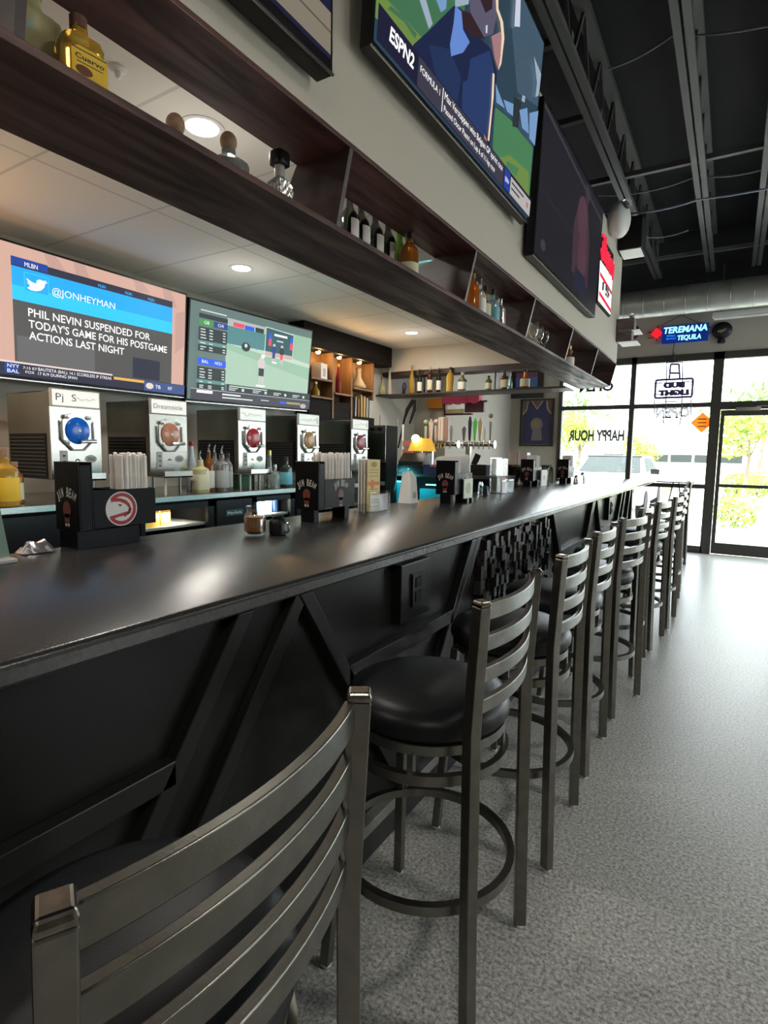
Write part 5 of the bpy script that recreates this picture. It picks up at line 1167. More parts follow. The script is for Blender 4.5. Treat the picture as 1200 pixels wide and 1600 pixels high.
c4 = (-0.90, 5.98-0.05, ZB); caddy(c4, 'black bar caddy in front of the silver arch')
napkins((c4[0], c4[1], ZB+0.073), 7, 0.166, 0.282, 0.11, 0.265, 'white napkin in the caddy by the silver arch', 'napkins in the fourth caddy', 6)
c5 = (-0.80, 7.03, ZB); caddy(c5, 'farthest black bar caddy, dark against the window')
napkins((c5[0], c5[1], ZB+0.073), 7, 0.166, 0.282, 0.11, 0.265, 'white napkin in the farthest caddy', 'napkins in the farthest caddy', 8)
# jar, black clip, foil bag, acrylic holders, paper tent
p = P(390, 838, z=ZB)
jr = thing('glass_jar', 'small glass jar half full of amber liquid on the bar', 'jar', (p.x, p.y+0.03, ZB))
MB().m(glass_pane('jar_glass', (0.93, 0.95, 0.95), 0.10)).lathe([(0.03, 0.0005), (0.042, 0.004), (0.044, 0.02), (0.044, 0.078), (0.036, 0.094), (0.033, 0.10), (0.035, 0.118), (0.033, 0.118), (0.031, 0.10), (0.034, 0.092), (0.0415, 0.076), (0.0415, 0.02), (0.03, 0.007)], 26).build('glass', jr, smooth=SM)
MB().m(mat('amber_syrup', (0.36, 0.15, 0.045), 0.2, trans=0.12)).lathe([(0.028, 0.008), (0.041, 0.02), (0.041, 0.077), (0.03, 0.079)], 24).build('syrup', jr, smooth=SM)
p = P(426, 837, z=ZB)
kc = thing('black_lidded_cup', 'small black lidded cup with a chrome clasp right of the glass jar', 'cup', (p.x, p.y+0.03, ZB))
MB().m(BLACK).lathe([(0.03, 0.0005), (0.034, 0.004), (0.036, 0.05), (0.03, 0.062), (0.018, 0.07)], 20).build('body', kc, smooth=SM)
MB().m(BLACK).lathe([(0.02, 0.068), (0.026, 0.074), (0.02, 0.082)], 18).build('lid', kc, smooth=SM)
b = MB().m(CHROME); b.tube([(0.036+0.014*math.cos(a), 0.012, 0.032+0.02*math.sin(a)) for a in [2*PI*k/14 for k in range(14)]], 0.004, 6, True); b.build('clasp', kc, smooth=SM)
p = P(52, 866, z=ZB)
b = MB().m(mat('foil', (0.78, 0.74, 0.80), 0.22, 0.9)); rr = random.Random(9); g = [[None]*9 for _ in range(7)]
for i in range(7):
    for j in range(9):
        e = min(i, 6-i, j, 8-j)
        g[i][j] = Vector((0.06*(i/6-0.5), 0.10*(j/8-0.5), 0.004+(0.016*min(e, 2)+(rr.uniform(-0.006, 0.008) if e else 0))))
for i in range(6):
    for j in range(8): b.poly([g[i][j], g[i+1][j], g[i+1][j+1], g[i][j+1]])
b.poly([g[0][0], g[0][8], g[6][8], g[6][0]])
tag(b.build('foil_packet', loc=(p.x-0.02, p.y+0.02, ZB)), 'crumpled silver foil packet at the left edge of the bar', 'packet')
p = P(12, 876, z=ZB)
ah = thing('acrylic_stand', 'clear greenish acrylic stand cut off by the left edge of the photo', 'sign holder', (p.x, p.y-0.04, ZB))
MB().m(mat('green_acrylic', (0.25, 0.36, 0.30), 0.15, trans=0.4)).box((-0.004, -0.22, 0.012), (0.004, 0.035, 0.16), Matrix.Rotation(-0.3, 3, 'Y')).build('panel', ah)
MB().m(LABG).box((-0.03, -0.22, 0), (0.05, 0.045, 0.012)).build('foot', ah, bevel=0.003)
p = P(568, 801, z=ZB)
mh = thing('menu_holder', 'clear acrylic holder with long yellow menus beside the second caddy', 'menu holder', (p.x, p.y, ZB))
MB().m(ACRYL).box((-0.005, 0, 0), (0.0, 0.22, 0.006)).box((-0.075, 0, 0.0), (0.045, 0.22, 0.004)).box((0.040, 0, 0.004), (0.043, 0.22, 0.115)).box((-0.072, 0.0, 0.004), (-0.069, 0.15, 0.30)).box((-0.075, 0, 0.004), (0.045, 0.003, 0.05)).build('acrylic', mh)
YM = mat('menu_yellow', (0.66, 0.52, 0.20), 0.6); OM = mat('menu_orange', (0.65, 0.18, 0.04), 0.6)
for k in range(4):
    m_ = thing('drink_menu', 'tall yellow drinks menu in the acrylic holder' if k == 3 else 'folded drinks menu behind the front yellow one in the acrylic holder', 'menu', (p.x-0.05+0.02*k, p.y+0.02, ZB+0.006), 0, 'menus in the acrylic holder')
    MB().m(YM if k == 3 else WHITE).box((-0.002, 0, 0), (0.002, 0.13, 0.29)).build('sheet', m_)
    if k == 3:
        b = MB().m(OM); b.box((0.002, 0.0, 0.145), (0.0026, 0.13, 0.165)).prism([Vector((0.002, 0.05+0.018*math.cos(a), 0.15+0.028*math.sin(a))) for a in [2*PI*j/12 for j in range(12)]], (0.001, 0, 0)); b.m(mat('menu_brown', (0.35, 0.22, 0.06), 0.6))
        b.prism([Vector((0.002, 0.065+0.03*math.cos(a), 0.262+0.016*math.sin(a))) for a in [2*PI*j/16 for j in range(16)]], (0.0006, 0, 0))
        for z in (0.23, 0.215, 0.195, 0.12, 0.105, 0.085, 0.06, 0.045, 0.02): b.box((0.002, 0.02, z), (0.0026, 0.11, z+0.004))
        b.build('print', m_)
tag(MB().m(mat('pink_card', (0.5, 0.35, 0.32), 0.5)).box((-0.002, 0, 0), (0.002, 0.09, 0.095)).build('small_card', loc=(p.x+0.036, p.y+0.11, ZB+0.005)), 'small pinkish card in the low front slot of the acrylic holder', 'card')
p = P(642, 787, z=ZB)
tn = thing('paper_tent', 'plain white paper table tent standing alone mid-bar', 'table tent', (p.x, p.y, ZB))
W_, H_ = 0.16, 0.215
b = MB().m(WHITE)
b.prism([(0.0, 0, 0), (0.0, 0.10, 0), (-0.01, 0.09, 0.17), (-0.035, 0.07, H_), (-0.04, 0.02, H_), (-0.01, 0.005, 0.17)], (-0.002, 0, 0))
b.prism([(0.0, 0, 0), (-0.10, 0.0, 0), (-0.075, 0.01, H_-0.01), (-0.04, 0.02, H_)], (0, 0.002, 0)); b.prism([(0.0, 0.10, 0), (-0.10, 0.10, 0), (-0.075, 0.07, H_-0.01), (-0.035, 0.07, H_)], (0, -0.002, 0)); b.build('sheet', tn)
MB().m(LABG).prism([Vector((0.002, 0.05+0.02*math.cos(a), 0.055+0.024*math.sin(a))) for a in [2*PI*j/16 for j in range(16)]], (0.0006, 0, 0)).build('printed_spot', tn)
p = P(730, 772, z=ZB)
gc = thing('card_stand', 'pale green printed card in front of the third caddy', 'card', (-0.60, P(730, 765, x=-0.6).y-0.06, ZB))
MB().m(mat('green_card', (0.62, 0.66, 0.52), 0.5)).box((-0.003, 0, 0.03), (0.003, 0.15, 0.165)).m(mat('green_ink', (0.35, 0.45, 0.22), 0.5)).prism([Vector((0.003, 0.075+0.045*math.cos(a), 0.10+0.04*math.sin(a))) for a in [2*PI*j/16 for j in range(16)]], (0.0006, 0, 0)).build('card', gc)
for y_ in (0.02, 0.10): MB().m(BLACK).box((-0.02, y_, 0), (0.02, y_+0.03, 0.0295)).build('foot', gc)
for i, (u, mt, h) in enumerate(((747, CHROME, 0.11), (755, BLACK, 0.075))):
    p = P(u, 773, z=ZB)
    s_ = thing('salt_shaker', '%s right of the green card' % ('chrome-topped glass shaker', 'small dark shaker')[i], 'shaker', (p.x+0.02, p.y, ZB), 0, 'shakers on the bar')
    MB().m(GLASS if i == 0 else BLACK).lathe([(0.02, 0.0005), (0.024, 0.003), (0.019, h*0.68), (0.012, h*0.7)], 16).build('body', s_, smooth=SM)
    MB().m(mt).lathe([(0.021, h*0.68), (0.022, h*0.8), (0.012, h)], 16).build('lid', s_, smooth=SM)
p = P(777, 771, z=ZB)
ac = thing('acrylic_stand', 'clear acrylic card stand with brown and white cards between third and fourth caddies', 'sign holder', (-0.76, p.y-0.05, ZB))
MB().m(ACRYL).box((-0.06, 0, 0), (0.07, 0.30, 0.005)).box((0.0, 0, 0.005), (0.003, 0.30, 0.30)).box((0.06, 0, 0.005), (0.063, 0.30, 0.12)).box((-0.055, 0, 0.005), (-0.052, 0.30, 0.31)).build('acrylic', ac)
tag(MB().m(mat('brown_card', (0.26, 0.10, 0.05), 0.5)).box((-0.002, 0, 0), (0.002, 0.12, 0.14)).build('brown_card', loc=(-0.72, p.y-0.03, ZB+0.006)), 'brown card in the second acrylic stand', 'card')
tag(MB().m(WHITE).box((-0.002, 0, 0), (0.002, 0.14, 0.29)).build('white_card', loc=(-0.79, p.y+0.06, ZB+0.006)), 'tall white card in the second acrylic stand', 'card')
p = P(849, 752, z=ZB)
tag(MB().m(WHITE).box((-0.004, -0.11, 0), (0.004, 0.11, 0.175)).m(LABG).prism([Vector((0.0041, 0.04*math.cos(a), 0.09+0.03*math.sin(a))) for a in [2*PI*j/14 for j in range(14)]], (0.0006, 0, 0)).build('white_sign_card', loc=(-0.80, 6.23, ZB)), 'white upright card at the right side of the fourth caddy', 'card')
p = P(857, 753, z=ZB)
b = MB().m(STEEL); n = 14; b.prism([(-0.07, -0.16, 0), (0.07, -0.16, 0), (0.07, 0.18, 0), (-0.07, 0.18, 0)], (0, 0, 0.008))
sec = []
for k in range(n+1):
    a = PI*k/n; sec.append([Vector((x, 0.13*math.cos(a)*r_, 0.008+0.215*math.sin(a)**0.7*(r_ if r_ < 1 else 1))) for x, r_ in ((-0.05, 1), (0.05, 1), (0.05, 0.9), (-0.05, 0.9))])
b.loft(sec)
tag(b.build('steel_arch', loc=(-0.93, 7.0-0.2, ZB), smooth=SM), 'silver arched stand between the two farthest caddies', 'stand')
for i, (u, h) in enumerate(((898, 0.10), (908, 0.13))):
    p = P(u, 753, z=ZB)
    s_ = thing('salt_shaker', '%s shaker beside the farthest caddy' % ('chrome', 'frosted bell-shaped')[i], 'shaker', (-0.66+0.02*i, 7.15+0.24*i, ZB), 0, 'shakers on the bar')
    MB().m((CHROME, GLASS)[i]).lathe([(0.03, 0.0005), (0.035, 0.004), (0.024, h*0.7), (0.012, h*0.72)], 16).build('body', s_, smooth=SM)
    MB().m(CHROME).lathe([(0.026, h*0.7), (0.026, h*0.85), (0.012, h)], 16).build('lid', s_, smooth=SM)
# clear cups on the far bar leg
ccy = 6.3
for i in range(7):
    q = P(787+i*5, 745, y=ccy)
    b = MB().m(glass_pane('cup_plastic', (0.72, 0.68, 0.66), 0.18))
    for k in range(5): b.lathe([(0.026, 0.0+k*0.022), (0.036, 0.13+k*0.022), (0.037, 0.132+k*0.022), (0.035, 0.13+k*0.022)], 14)
    tag(b.build('cup_stack', loc=(q.x, ccy+0.08*(i % 2), ZB+0.001), smooth=SM), 'stack of clear plastic cups on the far bar leg, number %d from the left' % (i+1), 'cup stack', 'clear cup stacks')
for i in range(2):
    q = P(803+i*15, 712, y=6.5)
    tag(MB().m(mat('plastic_sleeve', (0.50, 0.42, 0.38), 0.3, trans=0.3)).box((-0.055, -0.06, 0), (0.055, 0.06, 0.36)).build('cup_carton', loc=(q.x, 6.52, ZB)), 'tall translucent carton behind the clear cups, %s one' % ('left', 'right')[i], 'carton', 'cartons behind the cups')

# ================================================================== LIGHTS OVER THE BAR
def downlight(p, label, power):
    t = thing('recessed_downlight', label, 'ceiling light', (p.x, p.y, ZT), 0, 'recessed ceiling lights')
    n = 28
    MB().m(WHITEP).lathe([(0.062, -0.002), (0.085, -0.004), (0.085, 0.0), (0.062, 0.0)], n).build('trim_ring', t, smooth=SM)
    MB().m(emat('led_lens', (1, 0.97, 0.90), 9)).lathe([(0.002, -0.0035), (0.062, -0.0035), (0.062, -0.0015), (0.002, -0.0015)], n).build('lens', t)
    spot_area('downlight_lamp', (p.x, p.y, ZT-0.012), 0.16, power, (1, 0.95, 0.86))
    point('ceiling_fill', (p.x, p.y, ZT-0.33), power*0.24, (1, 0.95, 0.86), 0.16)  # added fill lamp hung below the fixture to brighten the tile ceiling
for (u, v), l in zip(((316, 199), (377, 419), (643, 520)), ('large glaring round ceiling light seen through the hanging shelf', 'round ceiling light above the ball game television', 'farthest round ceiling light over the bar')):
    downlight(P(u, v, z=ZT), l, 10)
downlight(Vector((-0.9, -0.4, 0)), 'round ceiling light out of view behind the hanging shelf, nearer the camera', 10)
downlight(Vector((-2.0, 0.7, 0)), 'round ceiling light out of view to the left of the headline television', 10)
gl_ = thing('amber_globe_lamp', 'amber globe lamp hung left of the headline television, out of the photo', 'lamp', (-2.3, 1.05, 2.10))
MB().m(emat('amber_globe', (1.0, 0.50, 0.16), 20)).sphere((0, 0, 0), 0.09, 12).build('globe', gl_, smooth=SM)
MB().m(BLACKM).tube([(0, 0, 0.08), (0, 0, 0.545)], 0.006, 6).build('stem', gl_)
p = P(184, 107, z=ZT)
tag(MB().m(WHITEP).lathe([(0.028, 0), (0.028, -0.006), (0.012, -0.012), (0.008, -0.03), (0.002, -0.032)], 14).build('sprinkler_head', loc=(p.x, p.y, ZT)), 'small sprinkler head in the tile ceiling right of the yellow label bottle', 'sprinkler')
# added pendant fixtures over the dining side, unseen, there to light the floor
for i, (x, y) in enumerate(((1.9, -1.6), (2.9, 1.8), (4.2, 5.0))):
    t = thing('added_pendant', 'added unseen pendant light over the dining side, there to light the floor', 'pendant light', (x, y, 3.5), 0, 'added pendants over the dining side')
    MB().m(BLACKM).lathe([(0.03, 0.16), (0.05, 0.15), (0.24, 0.0), (0.235, 0.0), (0.045, 0.14)], 24).tube([(0, 0, 0.15), (0, 0, 0.98)], 0.006, 6).build('shade', t, smooth=SM)
    MB().m(emat('added_pendant_bulb', (1, 0.9, 0.75), 8)).sphere((0, 0, 0.05), 0.05, 8).build('bulb', t, smooth=SM)
    spot_area('added_pendant_lamp', (x, y, 3.48), 0.4, 34, (1, 0.95, 0.86))

# ================================================================== END OF THE BULKHEAD, FAR WALL
p = P(979, 370, y=6.2)
sp = thing('loudspeaker', 'black box loudspeaker with a pale underside at the end of the bulkhead', 'loudspeaker', (0, 0, 0))
a, c = P(958, 346, y=6.15), P(1000, 385, y=6.15)
MB().m(BLACKM).box((a.x+0.07, 6.10, c.z-0.02), (c.x+0.02, 6.40, a.z)).build('cabinet', sp, bevel=0.01)
MB().m(WHITEP).box((a.x+0.08, 6.11, c.z-0.028), (c.x+0.01, 6.39, c.z-0.021)).build('underside', sp)
MB().m(BLACKM).box((-0.15, 6.18, c.z+0.05), (a.x+0.08, 6.30, c.z+0.20)).build('bracket', sp)
p = P(962, 343, y=5.7)
el = thing('emergency_light', 'white shell-shaped emergency light beside the black loudspeaker', 'emergency light', (-0.149, 5.72, p.z))
b = MB().m(WHITEP); b.sphere((0.075, 0, 0), 0.13, 12, (0.75, 1.3, 1.2)); b.build('shell', el, smooth=SM)
MB().m(GLASS).sphere((0.15, -0.09, 0.09), 0.045, 8).build('lamp_head', el, smooth=SM)
MB().m(WHITEP).box((0.0, -0.08, -0.1), (0.03, 0.08, 0.1)).build('back_plate', el)
# lit panel sign with red script
ns = thing('neon_sign', 'lit white panel sign with red script at the end of the bulkhead', 'neon sign', (-0.149, 0, 0))
z0, z1 = P(938, 480, x=-0.14).z, P(940, 370, x=-0.14).z
y0, y1 = 5.25, 5.85
MB().m(BLACKM).box((0.0, y0, z0), (0.02, y1, z1)).build('back_board', ns)
wl_ = emat('sign_white', (1, 0.97, 0.95), 1.6); rd_ = emat('sign_red', (0.7, 0.02, 0.05), 1.2)
b = MB().m(wl_); b.box((0.02, y0+0.02, z0+0.02), (0.024, y1-0.02, z0+(z1-z0)*0.62)); b.build('lit_panel', ns)
b = MB().m(rd_); zz = z0+(z1-z0)*0.2
for k in (0.12, 0.40): b.hexa([(0.0245, y0+0.02, z0+(z1-z0)*k), (0.0265, y0+0.02, z0+(z1-z0)*k), (0.0265, y1-0.02, z0+(z1-z0)*(k-0.06)), (0.0245, y1-0.02, z0+(z1-z0)*(k-0.06)), (0.0245, y0+0.02, z0+(z1-z0)*(k+0.06)), (0.0265, y0+0.02, z0+(z1-z0)*(k+0.06)), (0.0265, y1-0.02, z0+(z1-z0)*k), (0.0245, y1-0.02, z0+(z1-z0)*k)])
b.build('red_band', ns)
b = MB().m(mat('sign_dark', (0.05, 0.05, 0.06), 0.5))
b.tube([(0.026, y0+0.15, z0+(z1-z0)*0.24), (0.026, y0+0.15, z0+(z1-z0)*0.36)], 0.012, 6); b.build('numeral', ns); b = MB().m(mat('sign_dark', (0.05, .05, .06)))
b.tube([(0.026, y0+0.42, z0+(z1-z0)*0.36), (0.026, y0+0.28, z0+(z1-z0)*0.36), (0.026, y0+0.28, z0+(z1-z0)*0.31), (0.026, y0+0.42, z0+(z1-z0)*0.30), (0.026, y0+0.40, z0+(z1-z0)*0.24), (0.026, y0+0.28, z0+(z1-z0)*0.24)], 0.012, 6); b.build('numeral', ns)
b = MB().m(rd_); path = [(0.035, y0+0.02+0.55*k/40, z0+(z1-z0)*(0.78-0.002*k)+0.075*math.sin(k*1.15)) for k in range(41)]
b.tube(path, 0.009, 6); b.tube([(0.035, y0-0.02, z1-0.02), (0.035, y0+0.10, z1), (0.035, y0+0.14, z1-0.12), (0.035, y0+0.05, z1-0.2), (0.035, y0-0.02, z1-0.13)], 0.013, 6); b.build('script_tube', ns, smooth=SM)
# little box shelves at the end
a, c = P(949, 503, y=6.38), P(981, 534, y=6.38)
bs = thing('wall_box_shelf', 'small two-tier dark wooden box shelf with white undersides at the bulkhead end', 'shelf', (0, 0, 0))
GW = wood_material('greyed_mahogany', (0.10, 0.07, 0.068), (0.20, 0.15, 0.145), stretch=(2, 6, 6))
MB().m(GW).box((-0.149, 6.30, a.z-0.115), (0.02, 6.46, a.z)).build('upper_box', bs); MB().m(WHITEP).box((-0.13, 6.31, a.z-0.118), (0.07, 6.60, a.z-0.1155)).build('upper_underside', bs)
MB().m(GW).box((-0.149, 6.32, c.z), (0.0, 6.46, c.z+0.10)).build('lower_box', bs); MB().m(WHITEP).box((-0.13, 6.33, c.z-0.006), (0.05, 6.62, c.z-0.0005)).build('lower_underside', bs)
q = P(985, 490, y=6.42)
tag(MB().m(mat('frosted_globe', (0.7, 0.7, 0.66), 0.2, trans=0.5)).sphere((0, 0, 0.045), 0.03, 8).lathe([(0.018, 0), (0.006, 0.006), (0.006, 0.018)], 12).build('glass_globe', loc=(-0.02, 6.42, a.z), smooth=SM), 'small frosted glass ball ornament on top of the box shelf', 'ornament')
# helmet-shaped plaques
def plaque(u, v, cols, label):
    q = P(u, v, y=YF-0.05); t = thing('wall_plaque', label, 'wall plaque', (q.x, YF-0.05, q.z), 0, 'round wall plaques over the windows')
    n = 24
    MB().m(mat('plq_%s' % str(cols[0]), cols[0], 0.4)).loft([[Vector((0.125*k*math.cos(2*PI*j/n), 0.045-d_, 0.03+0.115*k*math.sin(2*PI*j/n))) for j in range(n)] for k, d_ in ((1, 0), (1, 0.03), (0.8, 0.055), (0.3, 0.065))]).build('dome', t, smooth=SM)
    MB().m(mat('plq_%s' % str(cols[1]), cols[1], 0.5)).prism([(-0.06, -0.022, 0.02), (0.06, -0.022, 0.05), (0.05, -0.022, 0.02), (0.0, -0.022, -0.01), (-0.05, -0.022, 0.0)], (0, 0.004, 0)).build('emblem', t)
    MB().m(mat('plq_%s' % str(cols[0]), cols[0])).lathe([(0.04, -0.15), (0.05, -0.14), (0.05, -0.10), (0.035, -0.09)], 16, (0, 0.02, 0)).build('pendant_knob', t, smooth=SM)
plaque(985, 522, ((0.05, 0.012, 0.015), (0.3, 0.2, 0.08)), 'dark red round plaque partly hidden by the small box shelf')
plaque(1128, 519, ((0.015, 0.016, 0.025), (0.25, 0.26, 0.12)), 'dark navy round plaque right of the blue lit sign')
# blue LED sign
q = P(1037, 529, y=YF-0.06)
lt = thing('led_sign', 'blue lit lettering sign with a red diamond above the window', 'lit sign', (0, YF-0.06, 0))
X = lambda u, v=520: P(u, v, y=YF-0.06)
ub = emat('led_blue', (0.02, 0.22, 0.95), 2.2); uc = emat('led_cyan', (0.25, 0.75, 1.0), 2.2); ur = emat('led_red', (1.0, 0.01, 0.02), 1.6)
a, c = X(1035, 510), X(1106, 533)
MB().m(emat('led_back', (0.004, 0.02, 0.16), 1.0)).box((a.x, 0.0, c.z+0.01), (c.x-0.0, 0.02, a.z-0.005)).build('back_plate', lt)
b = MB().m(uc); b.text('TEREMANA', (X(1037).x, -0.004, X(1037, 521.5).z), (1, 0, 0), (0, 0, 1), X(1105).x-X(1037).x, 0.085, bold=0.03, shear=0.15); b.text('TEQUILA', (X(1059).x, -0.004, X(1059, 531.5).z), (1, 0, 0), (0, 0, 1), X(1096).x-X(1059).x, 0.065, bold=0.03, shear=0.1)
b.m(ub); b.text('SMALL', (X(1042).x, -0.004, X(1042, 526.5).z), (1, 0, 0), (0, 0, 1), 0.12, 0.022); b.text('BATCH', (X(1042).x, -0.004, X(1042, 531).z), (1, 0, 0), (0, 0, 1), 0.12, 0.022); b.build('lettering', lt, fix=False)
d0 = X(1026, 521)
MB().m(ur).prism([(d0.x-0.075, 0, d0.z), (d0.x, 0, d0.z-0.075), (d0.x+0.075, 0, d0.z+0.005), (d0.x, 0, d0.z+0.08)], (0, 0.02, 0)).build('diamond', lt)
b = MB().m(BLACK)
for z_ in (0.025, -0.055): b.tube([(d0.x-0.12, 0.025, d0.z+z_), (c.x+0.02, 0.025, d0.z+z_)], 0.006, 6)
for x_ in (d0.x, c.x-0.1):
    b.tube([(x_, 0.025, d0.z-0.11), (x_, 0.025, d0.z+0.11)], 0.006, 6); b.tube([(x_, 0.025, d0.z+0.09), (X(1062).x, 0.035, X(1062, 492).z)], 0.004, 5)
b.tube([(X(1055).x, 0.03, d0.z-0.08), (X(1053).x, 0.035, X(1053, 556).z)], 0.005, 5)
b.build('hanging_frame', lt)
# tube light fixture
a = P(1113, 497, y=9.1)
fx = thing('strip_light', 'unlit white fluorescent strip light at upper right', 'strip light', (a.x, 9.1, a.z))
MB().m(WHITEP).box((0, -0.06, 0.0), (1.2, 0.06, 0.06)).build('housing', fx, bevel=0.008)
MB().m(mat('tube_white', (0.85, 0.85, 0.82), 0.3)).tube([(0.02, -0.03, -0.014), (1.18, -0.03, -0.014)], 0.013, 10).tube([(0.02, 0.03, -0.014), (1.18, 0.03, -0.014)], 0.013, 10).build('tube', fx, smooth=SM)
MB().m(JOIST).tube([(0.1, 0, 0.06), (0.1, 0, 0.7)], 0.005, 6).tube([(1.1, 0, 0.06), (1.1, 0, 0.7)], 0.005, 6).build('hanger', fx)
# unlit beer neon in the window, read from outside
YG = YF-0.07
Xg = lambda u, v: P(u, v, y=YG)
nb = thing('neon_sign', 'unlit violet tube sign hanging in the window, lettering seen from behind', 'neon sign', (0, YG, 0))
VT = mat('violet_tube', (0.10, 0.07, 0.22), 0.3); CT = mat('clear_tube', (0.10, 0.10, 0.12), 0.4)
a, c = Xg(1025, 594), Xg(1081, 620)
b = MB().m(VT); path = []
x0, x1, z0_, z1_ = a.x, c.x, c.z, a.z; r_ = 0.025
for cx_, cz_, a0 in ((x1-r_, z1_-r_, 0), (x0+r_, z1_-r_, 90), (x0+r_, z0_+r_, 180), (x1-r_, z0_+r_, 270)):
    for k in range(5): path.append((cx_+r_*math.cos(math.radians(a0+22.5*k)), 0, cz_+r_*math.sin(math.radians(a0+22.5*k))))
b.tube(path, 0.018, 6, True); b.build('border_tube', nb, smooth=SM)
b = MB().m(VT); xm = (x0+x1)/2; hh = (z1_-z0_)
b.text('BUD', (xm, 0, z0_+hh*0.56), (-1, 0, 0), (0, 0, 1), (x1-x0)*0.6, hh*0.26, 'CENTER', tube=0.011); b.text('LIGHT', (xm, 0, z0_+hh*0.14), (-1, 0, 0), (0, 0, 1), (x1-x0)*0.84, hh*0.26, 'CENTER', tube=0.011); b.build('brand_lettering', nb)
b = MB().m(CT); q0, q1 = Xg(1024, 652), Xg(1078, 636)
b.text('OPEN', ((q0.x+q1.x)/2, 0, q0.z), (-1, 0, 0), (0, 0, 1), q1.x-q0.x, q1.z-q0.z, 'CENTER', tube=0.008); b.build('open_lettering', nb)
b = MB().m(VT)
for (u0, v0), (u1, v1) in (((1048, 569), (1046, 591)), ((1061, 569), (1062, 591)), ((1048, 569), (1061, 569)), ((1047, 583), (1061, 583))): b.tube([Xg(u0, v0)-Vector((0, YG, 0)), Xg(u1, v1)-Vector((0, YG, 0))], 0.015, 6)
b.build('letter_tube', nb)
b = MB().m(CT)
for l in (((1042, 566), (1040, 652)), ((1067, 566), (1065, 652)), ((1042, 566), (1067, 566)), ((1023, 620), (1022, 652)), ((1080, 620), (1079, 652)), ((1036, 628), (1066, 627)), ((1036, 653), (1064, 653)), ((1037, 663), (1062, 663)), ((1036, 653), (1037, 663)), ((1064, 653), (1062, 663)), ((1054, 551), (1054, 566)), ((1020, 599), (1084, 596)), ((1020, 617), (1084, 615))):
    b.tube([Xg(*q)-Vector((0, YG, 0)) for q in l], 0.008, 5)
b.build('support_frame', nb)
# vinyl lettering on the glass, reversed from inside
vl = thing('window_decal', 'grey reversed vinyl lettering on the left window glass', 'window lettering', (0, YF+0.026, 0))
b = MB().m(mat('grey_vinyl', (0.20, 0.20, 0.19), 0.6)); a, c = P(888, 688, y=YF+0.03), P(976, 672, y=YF+0.03)
b.text('HAPPY HOUR', ((a.x+c.x)/2, 0, a.z), (-1, 0, 0), (0, 0, 1), c.x-a.x, c.z-a.z, 'CENTER', bold=0.045); b.build('lettering', vl, fix=False)
vo = thing('window_decal', 'dark reversed rounded lettering high on the left window, cut by the shelf', 'window lettering', (0, YF+0.02, 0))
b = MB().m(mat('dark_vinyl', (0.06, 0.06, 0.06), 0.6)); a, c = P(905, 612, y=YF+0.02), P(959, 597, y=YF+0.02)
b.text('OPEN', ((a.x+c.x)/2, 0, a.z), (-1, 0, 0), (0, 0, 1), c.x-a.x, c.z-a.z, 'CENTER', tube=0.010); b.build('lettering', vo, fix=False)
od = P(1098, 660, y=YF-0.02)
og = thing('orange_diamond_sign', 'orange diamond notice on the glass beside the door', 'sign', (od.x-0.01, YF+0.02, od.z))
MB().m(translucent('orange_notice', (0.95, 0.42, 0.10))).prism([(-0.15, 0, 0), (0, 0, -0.15), (0.13, 0, -0.02), (0.13, 0, 0.02), (0, 0, 0.15)], (0, 0.004, 0)).build('card', og)
b = MB().m(mat('notice_ink', (0.25, 0.14, 0.06), 0.6))
for z_ in (0.05, -0.002, -0.055): b.box((-0.055, -0.002, z_-0.008), (0.055, 0, z_+0.008))
b.build('print', og)
# small stool and cocktail table by the window
t = thing('backless_stool', 'low backless dark stool under the far end of the bar', 'stool', (-0.52, 8.3, 0))
MB().m(mat('pale_seat', (0.3, 0.3, 0.28), 0.5)).box((-0.17, -0.17, 0.60), (0.17, 0.17, 0.65)).build('seat', t, bevel=0.01)
for sx in (-1, 1):
    for sy in (-1, 1): MB().m(BARTRIM).bar((sx*0.13, sy*0.13, 0.60), (sx*0.17, sy*0.17, 0.0), 0.035, 0.035, (1, 0, 0)).build('leg', t)
MB().m(BARTRIM).bar((-0.155, -0.155, 0.25), (0.155, -0.155, 0.25), 0.025, 0.025).bar((-0.155, 0.155, 0.25), (0.155, 0.155, 0.25), 0.025, 0.025).build('stretcher', t)
t = thing('high_table', 'slim dark high table beside the window beyond the bar', 'table', (0.29, 9.15, 0))
MB().m(BARTOP).box((-0.24, -0.20, 1.04), (0.24, 0.20, 1.058)).build('tabletop', t, bevel=0.004)
for k in (-0.12, 0.12): MB().m(BARTRIM).bar((k*0.3, 0, 1.04), (k*1.6, 0, 0), 0.018, 0.018, (0, 1, 0)).build('leg', t)

